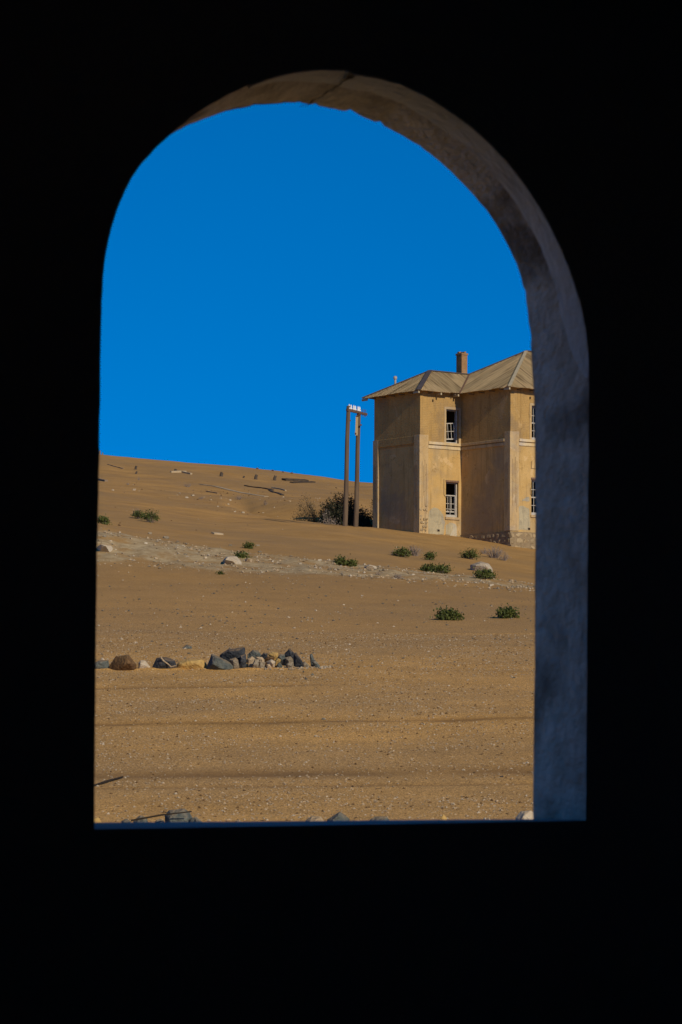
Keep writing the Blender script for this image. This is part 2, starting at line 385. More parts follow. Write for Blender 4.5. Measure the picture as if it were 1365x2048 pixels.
# the ragged crack across the crown, a dark strip laid on the surface
ia, ib = 22*4+1, 23*4+2
bm = bmesh.new(); ck = []
for k in range(15):
    f = k/14; i = ib + (ia-ib)*f + 1.3*nz(k*.9, 0, 1, 71); i0 = int(i); P0 = near3[i0].lerp(near3[i0+1], i-i0); P1 = far3[i0].lerp(far3[i0+1], i-i0); p = P0.lerp(P1, f)
    q = (W0 + Vector((0,0,.6)) - p); q -= NRM*q.dot(NRM); q.normalize(); hw = .0015 + .005*abs(nz(k*1.7, 0, 1, 72)) + .008*max(0, 1-k/3)
    ck.append([bm.verts.new(WM @ (p + q*.011 + TAN*sg*hw)) for sg in (-1, 1)])
for a_, b_ in zip(ck, ck[1:]): bm.faces.new((a_[0], a_[1], b_[1], b_[0]))
bm_obj('crack', bm, mat('crack_dark', (.05,.042,.035), (.08,.065,.05), 9), wall)
def room_box(name, x0, x1, y0, y1, z0, z1):
    o = box(name, x0, x1, y0, y1, z0, z1, plaster_in); o.location = wall.location; o.rotation_euler = wall.rotation_euler
    return struct(o)
room_box('room_floor', -2.95, 1.65, -11.2, THK+.02, -.25, -.05)
room_box('room_ceiling', -2.98, 1.68, -11.3, THK+.03, 3.62, 3.72)
room_box('room_wall_left', -3.0, -2.7, -11.2, THK+.02, -.5, 3.66)
room_box('room_wall_right', 1.4, 1.7, -11.2, THK+.02, -.5, 3.66)
room_box('room_wall_rear', -3.0, 1.7, -11.25, -10.9, -.5, 3.66)

# ------------------------------------------------------------------ the abandoned house
A = at(840, 1066, 128)
house = empty('abandoned_house', A, HA)
tag(house, 'abandoned two-storey ochre plastered house with hipped roof, sinking into sand', 'house')
def house_mat(name, c1, c2, brick=0.0, stain=(.30,.25,.17), stain_amt=.5, dscale=.9):
    m = mat(name, c1, c2, 1.6, bump=.0, dark=stain, dscale=dscale, damt=stain_amt, detail=10)
    n = m.node_tree.nodes; L = m.node_tree.links; b = n['Principled BSDF']
    tcn = n.new('ShaderNodeTexCoord'); s = n.new('ShaderNodeSeparateXYZ'); L.new(tcn.outputs['Object'], s.inputs[0])
    ad_ = n.new('ShaderNodeMath'); L.new(s.outputs[0], ad_.inputs[0]); L.new(s.outputs[1], ad_.inputs[1])
    cb = n.new('ShaderNodeCombineXYZ'); L.new(ad_.outputs[0], cb.inputs[0]); L.new(s.outputs[2], cb.inputs[1])
    br = n.new('ShaderNodeTexBrick'); br.inputs['Scale'].default_value = 1.0; br.inputs['Brick Width'].default_value = .25; br.inputs['Row Height'].default_value = .085; br.inputs['Mortar Size'].default_value = .012
    br.inputs['Color1'].default_value = (1,1,1,1); br.inputs['Color2'].default_value = (.7,.7,.7,1); br.inputs['Mortar'].default_value = (0,0,0,1)
    L.new(cb.outputs[0], br.inputs['Vector'])
    nb = n.new('ShaderNodeTexNoise'); nb.inputs['Scale'].default_value = 14; nb.inputs['Detail'].default_value = 6; L.new(tcn.outputs['Object'], nb.inputs['Vector'])
    bp = n.new('ShaderNodeBump'); bp.inputs['Strength'].default_value = .5; bp.inputs['Distance'].default_value = .03; L.new(nb.outputs['Fac'], bp.inputs['Height'])
    bp2 = n.new('ShaderNodeBump'); bp2.inputs['Strength'].default_value = max(brick, .001); bp2.inputs['Distance'].default_value = .02; L.new(br.outputs['Color'], bp2.inputs['Height']); L.new(bp.outputs[0], bp2.inputs['Normal'])
    L.new(bp2.outputs[0], b.inputs['Normal'])
    src = b.inputs['Base Color'].links[0].from_socket
    def layer(src, scale, stretch, p0, p1, colr, amt, dist=0.0):
        mp = n.new('ShaderNodeMapping'); mp.inputs['Scale'].default_value = stretch; L.new(tcn.outputs['Object'], mp.inputs['Vector'])
        t = n.new('ShaderNodeTexNoise'); t.inputs['Scale'].default_value = scale; t.inputs['Detail'].default_value = 9; t.inputs['Roughness'].default_value = .68; t.inputs['Distortion'].default_value = dist; L.new(mp.outputs[0], t.inputs['Vector'])
        r = n.new('ShaderNodeValToRGB'); r.color_ramp.elements[0].position = p0; r.color_ramp.elements[1].position = p1; r.color_ramp.elements[0].color = (0,0,0,1); r.color_ramp.elements[1].color = (amt,amt,amt,1); L.new(t.outputs['Fac'], r.inputs['Fac'])
        x = n.new('ShaderNodeMix'); x.data_type = 'RGBA'; L.new(r.outputs[0], x.inputs['Factor']); L.new(src, x.inputs['A']); x.inputs['B'].default_value = (*colr, 1); return x.outputs['Result']
    src = layer(src, 2.2, (2.2, 2.2, .16), .52, .70, tuple(q*.62 for q in c1), .85)            # run-off streaks
    src = layer(src, .75, (1, 1, 1), .60, .625, (c2[0]*1.12, c2[1]*1.18, c2[2]*1.45), .65, .6)   # flaked-off paint
    src = layer(src, .55, (1, 1, .8), .50, .66, (c1[0]*.72, c1[1]*.80, c1[2]*1.2), .95, .3)   # greyed, sand-blasted areas
    src = layer(src, 9, (1, 1, 1), .60, .66, tuple(q*.5 for q in c1), .55)                   # pits
    vo = n.new('ShaderNodeTexVoronoi'); vo.feature = 'DISTANCE_TO_EDGE'; vo.inputs['Scale'].default_value = .55; nz2 = n.new('ShaderNodeTexNoise'); nz2.inputs['Scale'].default_value = 1.6; nz2.inputs['Detail'].default_value = 6; L.new(tcn.outputs['Object'], nz2.inputs['Vector'])
    av = n.new('ShaderNodeVectorMath'); L.new(tcn.outputs['Object'], av.inputs[0]); L.new(nz2.outputs['Color'], av.inputs[1]); L.new(av.outputs[0], vo.inputs['Vector'])
    lt = n.new('ShaderNodeMath'); lt.operation = 'LESS_THAN'; lt.inputs[1].default_value = .0032; L.new(vo.outputs['Distance'], lt.inputs[0])
    x = n.new('ShaderNodeMix'); x.data_type = 'RGBA'; L.new(lt.outputs[0], x.inputs['Factor']); L.new(src, x.inputs['A']); x.inputs['B'].default_value = (*[q*.68 for q in c1], 1); src = x.outputs['Result']   # hairline cracks
    L.new(src, b.inputs['Base Color'])
    return m
M_UP = house_mat('upper_brickwork', (.355,.212,.070), (.44,.268,.093), .55, (.31,.195,.085), .5, 1.2)
M_LO = house_mat('lower_render', (.44,.270,.092), (.52,.33,.125), .08, (.34,.25,.135), .7, .6)
M_TRIM = house_mat('pilaster_render', (.42,.275,.12), (.50,.345,.165), .05, (.42,.33,.20), .7, 1.4)
M_BAND = house_mat('band_render', (.60,.47,.28), (.50,.34,.15), .35, (.34,.24,.12), .6, 2.5)
M_PATCH = house_mat('cement_patch', (.33,.27,.165), (.43,.35,.21), .05, (.24,.20,.13), .6, 3)
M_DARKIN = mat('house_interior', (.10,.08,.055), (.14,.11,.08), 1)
M_WHITE = mat('weathered_white_paint', (.33,.29,.235), (.47,.43,.37), 9, rough=.7, dark=(.30,.22,.14), dscale=14, damt=.6)
M_STONE = mat('plinth_stone', (.24,.165,.085), (.42,.31,.17), 3, bump=.8, bscale=16, rand=.22, bdist=.05)
M_MORT = mat('plinth_mortar', (.20,.14,.075), (.28,.20,.11), 6, bump=.6)
M_CHIM = house_mat('chimney_brick', (.25,.135,.055), (.33,.185,.08), .5, (.26,.14,.06), .5, 4)
def slab(name, axis, c0, c1, z0, z1, at0, at1, holes, m, inner=None):
    """wall slab: 'x' runs along x with its outside at y=at0; 'y' runs along y with its outside at x=at0"""
    us = sorted({c0, c1} | {h[0] for h in holes} | {h[1] for h in holes}); zs = sorted({z0, z1} | {h[2] for h in holes} | {h[3] for h in holes})
    P = (lambda u_, d, z: (u_, d, z)) if axis == 'x' else (lambda u_, d, z: (d, u_, z))
    bm = bmesh.new(); cache = {}
    def vt(u_, d, z):
        k = (round(u_, 5), round(d, 5), round(z, 5))
        if k not in cache: cache[k] = bm.verts.new(P(u_, d, z))
        return cache[k]
    for a, b in zip(us, us[1:]):
        for e, f in zip(zs, zs[1:]):
            if any(h[0] <= a and b <= h[1] and h[2] <= e and f <= h[3] for h in holes): continue
            for d in (at0, at1): bm.faces.new([vt(a,d,e), vt(b,d,e), vt(b,d,f), vt(a,d,f)])
    def rim(a, b, e, f):
        us_ = [q for q in us if a <= q <= b]; zs_ = [q for q in zs if e <= q <= f]
        for z in (e, f):
            for p, q in zip(us_, us_[1:]): bm.faces.new([vt(p,at0,z), vt(q,at0,z), vt(q,at1,z), vt(p,at1,z)])
        for u_ in (a, b):
            for p, q in zip(zs_, zs_[1:]): bm.faces.new([vt(u_,at0,p), vt(u_,at0,q), vt(u_,at1,q), vt(u_,at1,p)])
    rim(c0, c1, z0, z1)
    for h in holes: rim(*h)
    return bm_obj(name, bm, m, house)
X0, XR, XE = 0.0, 2.586, 15.0       # wing front corner, main block's left wall, far end
YF, YB = -3.856, 3.79               # main block's front, common back wall
ZM, ZT, ZB = 4.38, 7.18, -1.6
WU, WL = (4.56, 6.24), (0.87, 2.61)
T = .34
wx = [(1.63, 2.43)]; rx = [(3.92, 4.72), (6.6, 7.4), (9.3, 10.1), (12.0, 12.8)]
slab('wall', 'x', X0+.001, XR+.2, ZB, ZM, 0, T, [(a, b, *WL) for a, b in wx], M_LO)
slab('wall', 'x', X0+.001, XR+.2, ZM, ZT, 0, T, [(a, b, *WU) for a, b in wx], M_UP)
slab('wall', 'y', .004, YB-.002, ZB, ZM, 0.03, T, [], M_LO); slab('wall', 'y', .004, YB-.002, ZM, ZT, 0, T, [], M_UP)
slab('wall', 'x', XR+.001, XE, ZB, ZM, YF, YF+T, [(a, b, *WL) for a, b in rx], M_LO)
slab('wall', 'x', XR+.001, XE, ZM, ZT, YF, YF+T, [(a, b, *WU) for a, b in rx], M_UP)
slab('wall', 'y', YF+.004, .1, ZB, ZM, XR+.02, XR+T, [], M_LO); slab('wall', 'y', YF+.004, .1, ZM, ZT, XR, XR+T, [], M_UP)
slab('wall', 'y', YF+.002, YB, ZB, ZT, XE, XE-T, [], M_UP)
slab('wall', 'x', X0+.002, XE-.002, ZB, ZT, YB+.001, YB-T, [], M_UP)
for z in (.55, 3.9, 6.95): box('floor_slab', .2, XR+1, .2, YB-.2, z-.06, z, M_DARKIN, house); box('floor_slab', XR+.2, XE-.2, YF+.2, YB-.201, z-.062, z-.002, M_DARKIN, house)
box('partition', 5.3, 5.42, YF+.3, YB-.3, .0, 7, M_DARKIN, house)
# pilasters, their grooves raised strips with the shade in the colour; string courses
def pilaster(x0, x1, y0, y1, z1, axis, z0=ZB):
    p = box('pilaster', x0, x1, y0, y1, z0, z1, M_TRIM, house, .006)
    gm = mat('groove_shade', (.20,.13,.06), (.25,.16,.08), 5)
    n_ = 4
    for k in range(n_):
        f = .28 + .48*k/(n_-1); zt = 3.55 - .25*(k % 2) + .05*k; zb = 1.25 + .35*((k*2) % 3) - .1*k
        if axis == 'x': xx = x0 + (x1-x0)*f; box('groove_shade_strip', xx-.012, xx+.012, y0-.004, y0+.01, zb, zt, gm, p)
        else: yy = y0 + (y1-y0)*f; box('groove_shade_strip', x0-.004, x0+.01, yy-.012, yy+.012, zb, zt, gm, p)
    return p
pilaster(-.055, .50, -.04, .42, 4.87, 'x')
for k in range(3):
    yy = .10 + .10*k; box('groove_shade_strip', -.0585, -.045, yy, yy+.018, 1.2+.1*k, 3.4, mat('groove_shade', (0,0,0)), house)
pilaster(-.055, .12, 3.40, YB+.03, 4.84, 'z0')
pilaster(XR-.05, XR+.52, YF-.035, YF+.41, 4.9, 'x', .04)
for k in range(3):
    yy = YF + .10 + .10*k; box('groove_shade_strip', XR-.0535, XR-.04, yy, yy+.018, 1.0+.1*k, 3.4, mat('groove_shade', (0,0,0)), house)
def band(axis, a, b, d, s=1):
    for z0, z1, p in ((4.42, 4.56, .075), (4.22, 4.38, .045)):
        n_ = max(1, int((b-a)/.9)); 
        if axis == 'x': box('string_course', a, b, d-p, d+.05, z0, z1, M_BAND, house, .012)
        else: box('string_course', d-p, d+.05, a, b, z0, z1, M_TRIM, house, .012)
band('x', .502, XR-.002, 0); band('x', XR+.522, XE, YF); band('y', YF+.412, -.077, XR)
box('string_course', -.05, .03, .422, 3.398, 4.46, 4.84, M_UP, house, .01)
# cement repairs low on the walls, thin raised patches with ragged outline
def patch(pts, axis, d):
    bm = bmesh.new(); rn = random.Random(len(pts)*7)
    r = [(x, z) for x, z in smooth_pts(densify(pts + pts[:1], 5), 1)[:-1]]
    r = [(x + rn.uniform(-.02,.02), z + rn.uniform(-.02,.02)) for x, z in r]
    f0 = [bm.verts.new((x, d-.006, z)) for x, z in r]; f1 = [bm.verts.new((x, d+.02, z)) for x, z in r]
    bm.faces.new(f0)
    for k in range(len(r)): bm.faces.new((f0[k], f0[(k+1)%len(r)], f1[(k+1)%len(r)], f1[k]))
    return bm_obj('repair_patch', bm, M_PATCH, house)
patch([(.52,-.6),(.53,1.0),(.75,1.28),(1.1,1.3),(1.42,1.05),(1.58,.6),(1.5,.1),(1.45,-.6)], 'x', 0)
patch([(XR+.54,.12),(XR+.54,1.25),(XR+.8,1.3),(XR+1.2,1.15),(XR+1.25,.3),(XR+1.2,.1)], 'x', YF)
patch([(XR+.75,1.55),(XR+1.25,1.5),(XR+1.2,1.75),(XR+1.0,1.72)], 'x', YF)
patch([(1.65,-.2),(1.62,.45),(1.9,.62),(2.3,.55),(2.35,-.2)], 'x', 0)
box('air_brick', 1.10, 1.24, -.012, .02, .12, .22, mat('void', (.03,.02,.015)), house)
box('air_brick', XR+1.12, XR+1.26, YF-.012, YF+.02, .12, .22, mat('void', (0,0,0)), house)
# conduits clipped to the wall beside the windows
def conduit(pts, r=.012):
    bm = bmesh.new(); tube(bm, pts, r, 5); return bm_obj('conduit', bm, mat('conduit', (.22,.15,.08)), house)
conduit([(1.50,-.02,2.75),(1.50,-.02,1.98),(1.60,-.02,1.85),(1.68,-.02,1.84)])
conduit([(XR+1.26,-.02+YF,2.2),(XR+1.26,-.02+YF,1.9),(XR+1.34,-.02+YF,1.78)])
conduit([(XR+1.32,-.02+YF,3.5),(XR+1.32,-.02+YF,3.15),(XR+1.75,-.02+YF,3.13)])
# spalled corner of the wing: exposed rubble where the render has fallen
rn = random.Random(5)
def stone_mesh(rn, sx, sy, sz, n_=14, bev=.0):
    bm = bmesh.new()
    for _ in range(n_):
        v_ = Vector((rn.gauss(0,1), rn.gauss(0,1), rn.gauss(0,1))).normalized()
        v_ = Vector([math.copysign(abs(q)**.6, q) for q in v_]) * rn.uniform(.85, 1)
        bm.verts.new((v_.x*sx, v_.y*sy, v_.z*sz))
    r = bmesh.ops.convex_hull(bm, input=bm.verts[:])
    bmesh.ops.delete(bm, geom=[e for e in r['geom_interior'] if isinstance(e, bmesh.types.BMVert)], context='VERTS')
    return bm
for zc in np.arange(-.35, 1.45, .17):
    for xc in (.06, .21, .36):
        if rn.random() < .30 + .25*(zc > .7): continue
        o = bm_obj('exposed_stone', stone_mesh(rn, .085, .03, .08, 12), M_STONE, house)
        o.location = (xc + rn.uniform(-.03,.03), -.058, zc + rn.uniform(-.03,.03)); o.rotation_euler = (0, rn.uniform(-.4,.4), 0)
# rubble plinth under the main block: every stone its own piece over recessed mortar
box('plinth', XR-.03, XE, YF-.03, YF+.3, ZB, .0, M_MORT, house); box('plinth', XR-.032, XR+.3, YF+.3, .0, ZB, -.002, M_MORT, house)
def plinth_run(a, b, place):
    z = -1.25
    for course in range(4):
        h = rn.uniform(.26, .36); h = min(h, -.01 - z)
        if h < .12: break
        q = a - rn.uniform(0, .2)
        while q < b:
            l = rn.uniform(.24, .52); l = min(l, b - q)
            if l > .1:
                o = bm_obj('plinth_stone', stone_mesh(rn, l*rn.uniform(.44,.56), rn.uniform(.03,.07), h*rn.uniform(.42,.56), 11), M_STONE, house); place(o, q + l/2, z + h/2)
            q += l + .015
        z += h + .012
def pl1(o, q, z): o.location = (q, YF-.022, z + rn.uniform(-.03,.03)); o.rotation_euler = (0, rn.uniform(-.35,.35), 0)
def pl2(o, q, z): o.location = (XR-.022, q, z + rn.uniform(-.03,.03)); o.rotation_euler = (rn.uniform(-.35,.35), 0, math.pi/2)
plinth_run(XR+.02, XR+3.2, pl1); plinth_run(YF+.02, -.02, pl2)
for q in np.arange(.62, 2.5, .36):
    o = bm_obj('plinth_stone', stone_mesh(rn, .17, .05, .10, 16), M_STONE, house); o.location = (q + rn.uniform(-.05,.05), -.02, -.10 + rn.uniform(-.04,.03))
# windows: box frame, fallen and raised sashes with glazing bars, sill
def sash(parent, x0, x1, z0, z1, y, nx, nz_, tilt=0.0, skip=()):
    bm = bmesh.new(); t = .045; d = .035; w_ = x1-x0; h_ = z1-z0
    add_box(bm, 0, t, 0, d, 0, h_); add_box(bm, w_-t, w_, 0, d, 0, h_); add_box(bm, t, w_-t, .001, d-.001, 0, t*1.5); add_box(bm, t, w_-t, .001, d-.001, h_-t, h_)
    for k in range(1, nx):
        if ('v', k) not in skip: xx = w_*k/nx; add_box(bm, xx-.014, xx+.014, .006, d-.006, t*1.5, h_-t)
    for k in range(1, nz_):
        if ('h', k) not in skip: zz = h_*k/nz_; add_box(bm, t, w_-t, .008, d-.008, zz-.014, zz+.014)
    o = bm_obj('sash', bm, M_WHITE, parent); o.location = (x0, y, z0); o.rotation_euler = (0, tilt, 0); return o
def window(x0, x1, z0, z1, yo, kind):
    win = bm = bmesh.new(); fr = .06; y0, y1 = yo+.13, yo+.25
    add_box(bm, x0+.002, x0+fr, y0, y1, z0+.002, z1-.002); add_box(bm, x1-fr, x1-.002, y0, y1, z0+.002, z1-.002)
    add_box(bm, x0+fr, x1-fr, y0+.002, y1-.002, z1-fr, z1-.003); add_box(bm, x0+fr, x1-fr, y0-.02, y1-.002, z0+.003, z0+fr)
    win = bm_obj('window', bm, M_WHITE, house)
    a, b = x0+fr+.004, x1-fr-.004; H = z1-z0
    if kind == 'upper_open': sash(win, a+.01, b-.03, z0+.16, z0+.16+.50*H, y0+.03, 3, 2, math.radians(-4.5))
    elif kind == 'lower_slipped':
        sash(win, a, b, z0+.25, z0+.25+.50*H, y0+.07, 3, 2); sash(win, a, b, z0+fr+.005, z0+fr+.60*H, y0+.02, 2, 3, 0, (('h', 2),))
    else:
        sash(win, a, b, z0+.5*H-.03, z1-fr-.004, y0+.07, 3, 2); sash(win, a, b, z0+fr+.004, z0+.5*H+.02, y0+.02, 3, 2)
    s = box('window_sill', x0-.05, x1+.05, yo-.06, yo+.16, z0-.13, z0-.002, M_TRIM, house, .01)
    return win
window(*wx[0], *WU, 0, 'upper_open'); window(*wx[0], *WL, 0, 'lower_slipped')
for k, (a, b) in enumerate(rx): window(a, b, *WU, YF, 'closed'); window(a, b, *WL, YF, 'closed')
for (a, b), yo in [(wx[0], 0)] + [(r, YF) for r in rx]:   # flat render surround of the upper windows
    for q in ((a-.13, a-.002, WU[0]+.002, WU[1]+.12), (b+.002, min(b+.13, XR-.01) if yo == 0 else b+.13, WU[0]+.002, WU[1]+.12), (a, b, WU[1]+.002, WU[1]+.121)):
        box('window_surround', q[0], q[1], yo-.022, yo+.01, q[2], q[3], M_TRIM, house)
    box('lintel', a-.02, b+.02, yo-.03, yo+.05, WL[1]+.002, WL[1]+.09, mat('rusty_lintel', (.14,.08,.05), (.22,.13,.08), 9, bump=.5), house)
# roof of lapped corrugated sheets
def roof_mat(nm, st): return mat(nm, (.42,.29,.135), (.66,.49,.26), 4.5, rough=.85, dark=(.19,.115,.05), dscale=2.6, damt=.85, rand=.16, detail=9, stretch=st)
M_ROOFX = roof_mat('sheets_of_the_hips', (.18,2.2,.18)); M_ROOFY = roof_mat('sheets_of_the_long_slopes', (2.2,.18,.18))
def roof_slope(poly):
    """poly: first two points are the eave; sheets run up the slope"""
    P = [Vector(p) for p in poly]; e = (P[1]-P[0]).normalized(); n_ = (P[1]-P[0]).cross(P[2]-P[0]).normalized()
    if n_.z < 0: n_ = -n_
    up = n_.cross(e); 
    if up.z < 0: up = -up
    q = [((p-P[0]).dot(e), (p-P[0]).dot(up)) for p in P]
    def span(x):   # v-range of the polygon at distance x along the eave
        vs_ = []
        for (a, b), (c, d) in zip(q, q[1:] + q[:1]):
            if a != c and min(a, c) <= x <= max(a, c): vs_.append(b + (d-b)*(x-a)/(c-a))
        return (min(vs_), max(vs_)) if len(vs_) >= 2 else (0, 0)
    umin = min(a for a, b in q); umax = max(a for a, b in q)
    rr = random.Random(int(umax*100)); x = umin; k = 0
    while x < umax - .01:
        x1 = min(x + .66, umax); off = .004*(k % 2) + rr.uniform(0, .004); slip = rr.choice((0, 0, -.05, -.03, .03, .06))
        bm = bmesh.new(); N = 20; top, bot = [], []
        for i in range(N+1):
            xx = x + (x1 + .02 - x)*i/N; xx_ = min(max(xx, umin+.001), umax-.001)
            lo, hi = span(xx_); ll = lo + (slip if hi-lo > .4 and lo < .01 else 0)
            hgt = off + .011*math.sin(2*math.pi*xx/.132)
            bot.append(bm.verts.new(P[0] + e*xx_ + up*ll + n_*hgt)); top.append(bm.verts.new(P[0] + e*xx_ + up*hi + n_*hgt))
        for i in range(N): bm.faces.new((bot[i], bot[i+1], top[i+1], top[i]))
        r_ = bmesh.ops.solidify(bm, geom=bm.faces[:], thickness=.004)
        bm_obj('roof_sheet', bm, M_ROOFX if abs(e.y) > .5 else M_ROOFY, house); x = x1; k += 1
O_ = .45; ZE = 7.0; ZL, ZR = 8.36, 9.54
CL0, CL1 = (-O_,-O_,ZE), (-O_,YB+O_,ZE); yl = (YB)/2; AL = (-O_+2.52, yl, ZL)
xr = XR - O_; yr = (YF+YB)/2; AR = (xr+4.65, yr, ZR); AR2 = (XE+O_-4.65, yr, ZR)
CR0, CR1 = (xr, YF-O_, ZE), (xr, YB+O_, ZE); CE0, CE1 = (XE+O_, YF-O_, ZE), (XE+O_, YB+O_, ZE)
VB = (xr, -O_, ZE); VT = (xr + (ZL-ZE)/((ZR-ZE)/4.65), yl, ZL)
roof_slope([CL0, CL1, AL]); roof_slope([CL0, VB, VT, AL]); roof_slope([CL1, CR1, VT, AL])
roof_slope([CR0, CR1, AR]); roof_slope([CR0, CE0, AR2, AR]); roof_slope([CR1, CE1, AR2, AR]); roof_slope([CE0, CE1, AR2])
def cap(a, b, w_, h_, m, name='ridge_cap', lift=.03):
    bm = bmesh.new(); z = Vector((0,0,lift)); beam(bm, Vector(a)+z, Vector(b)+z, w_, h_); return bm_obj(name, bm, m, house)
M_CAPD = mat('dark_ridge_metal', (.055,.045,.042), (.10,.075,.06), 5, rough=.6); M_CAPL = mat('pale_ridge_metal', (.34,.27,.16), (.42,.34,.21), 5)
cap(CL0, AL, .24, .035, M_CAPD); cap(CL1, AL, .14, .05, M_CAPD); cap(AL, VT, .14, .05, M_CAPD); cap(VB, VT, .09, .03, mat('rust_valley', (.16,.09,.05)), 'valley_flashing')
cap(CR0, AR, .16, .035, M_CAPL); cap(CR1, AR, .12, .05, M_CAPD); cap(AR, AR2, .14, .05, M_CAPD); cap(AR2, CE0, .16, .035, M_CAPL)
for p in ((CL0[0]+.06, CL0[1]+.06), (1.0, -O_+.05), (VB[0]-.05, VB[1]+.05), (CR0[0]+.06, CR0[1]+.06), (4.9, YF-O_+.05), (CL1[0]+.07, 3.9)):
    box('rafter_end', p[0]-.04, p[0]+.04, p[1]-.02, p[1]+.40, 6.87, 6.975, M_CAPL, house)
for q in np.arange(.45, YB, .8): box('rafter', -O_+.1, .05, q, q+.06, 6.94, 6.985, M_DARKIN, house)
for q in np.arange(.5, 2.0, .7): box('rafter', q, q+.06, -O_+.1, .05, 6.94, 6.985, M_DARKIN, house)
for q in np.arange(YF+.4, -.4, .8): box('rafter', XR-O_+.1, XR+.05, q, q+.06, 6.94, 6.985, M_DARKIN, house)
for q in np.arange(XR+.4, 9, .8): box('rafter', q, q+.06, YF-O_+.1, YF+.05, 6.94, 6.985, M_DARKIN, house)
for q in (.75, XR+1.2): box('wall_peg', q, q+.05, (-.05 if q < 2 else YF-.05), (.02 if q < 2 else YF+.02), 6.55, 6.66, mat('void', (0,0,0)), house)
# chimney with crumbling crown
ch = box('chimney', 4.16, 4.53, 1.93, 2.38, 7.8, 9.36, M_CHIM, house, .008)
box('chimney_collar', 4.13, 4.56, 1.90, 2.41, 9.36, 9.46, M_CHIM, ch, .008)
for k in range(9):
    a = rn.uniform(4.14, 4.42); b = rn.uniform(1.92, 2.25)
    o = box('brick', a, a+.12, b, b+.14, 9.46, 9.46 + rn.uniform(.03, .10), M_CHIM, ch, 0, .012, rn)
bm = bmesh.new(); tube(bm, [(.79,3.09,7.5),(.79,3.09,7.98)], .055, 10); vp = bm_obj('vent_pipe', bm, mat('grey_pipe', (.30,.25,.2), (.4,.34,.28), 6), house)
bm = bmesh.new(); tube(bm, [(.79,3.09,7.95),(.79,3.09,8.02),(.79,3.09,8.1),(.79,3.09,8.13)], [.075,.10,.09,.03], 10); bm_obj('cowl', bm, mat('grey_pipe', (0,0,0)), vp)

# ------------------------------------------------------------------ twin-pole power line support
M_POLE = mat('weathered_pole', (.085,.055,.034), (.16,.108,.064), 3, bump=.6, bscale=10, stretch=(3,3,.25))
M_IRON = mat('rusty_iron', (.07,.042,.03), (.13,.07,.045), 12, bump=.3)
M_PORC = mat('white_porcelain', (.58,.58,.58), (.66,.66,.65), 4, rough=.25)
pb1 = hit(690.5, 1052); pb2 = hit(712, 1051.5); pb2 = pb1 + (pb2 - pb1)
Yp = pb1.y
up = empty('utility_pole', pb1); tag(up, 'twin wooden utility poles joined by a crossarm with white insulators', 'utility pole')
p1t = at(697.3, 812, Yp); p2b = at(712, 1050, Yp+.5); p2b.z = gz(p2b.x, p2b.y); p2t = at(718.2, 818, Yp+.5)
for a, b in ((pb1, p1t), (p2b, p2t)):
    bm = bmesh.new(); d = (b-a); pts = [a + d*t + Vector((.012*math.sin(t*7), 0, 0)) for t in (-.12, .15, .4, .7, .9, 1)]
    tube(bm, [p - pb1 for p in pts], [.125,.12,.112,.105,.10,.098], 12); bm_obj('pole', bm, M_POLE, up)
ca, cb_ = at(694, 819.5, Yp-.13) - pb1, at(734, 829, Yp+.75) - pb1
bm = bmesh.new(); beam(bm, ca, cb_, .10, .11); bm_obj('crossarm', bm, M_IRON, up)
cdir = (cb_-ca)
for f in (.12, .21, .34, .42, .56, .64):
    p = ca + cdir*f; bm = bmesh.new(); tube(bm, [p, p+Vector((0,0,.16))], .012, 6); pin = bm_obj('pin', bm, M_IRON, up)
    bm = bmesh.new(); tube(bm, [p+Vector((0,0,z)) for z in (.06,.09,.13,.15,.20,.24,.27,.30)], [.06,.068,.06,.035,.048,.042,.026,.006], 12); bm_obj('insulator', bm, M_PORC, pin, True)
for f in (.80, .88, .95): 
    p = ca + cdir*f; bm = bmesh.new(); tube(bm, [p, p+Vector((0,0,.22))], .012, 6); bm_obj('pin', bm, M_IRON, up)
    bm = bmesh.new(); tube(bm, [p, p-Vector((0,0,.14))], .014, 6); bm_obj('pin', bm, M_IRON, up)
pl_ = at(714.5, 834, Yp+.35)-pb1; pl2_ = at(713.2, 871, Yp+.35)-pb1
bm = bmesh.new(); beam(bm, pl2_, pl_, .12, .06, Vector((0,1,0))); bm_obj('batten', bm, mat('pale_batten', (.36,.25,.12), (.44,.32,.17), 6), up)
for px, py in ((711.5, 867), (722.5, 850), (700.5, 841)):
    p = at(px, py, Yp+.3)-pb1; o = box('bolt', p.x-.04, p.x+.04, p.y-.05, p.y+.05, p.z-.03, p.z+.03, M_IRON, up)
bm = bmesh.new(); beam(bm, at(712, 833, Yp+.35)-pb1, at(723, 827, Yp+.35)-pb1, .05, .05); bm_obj('brace', bm, M_IRON, up)

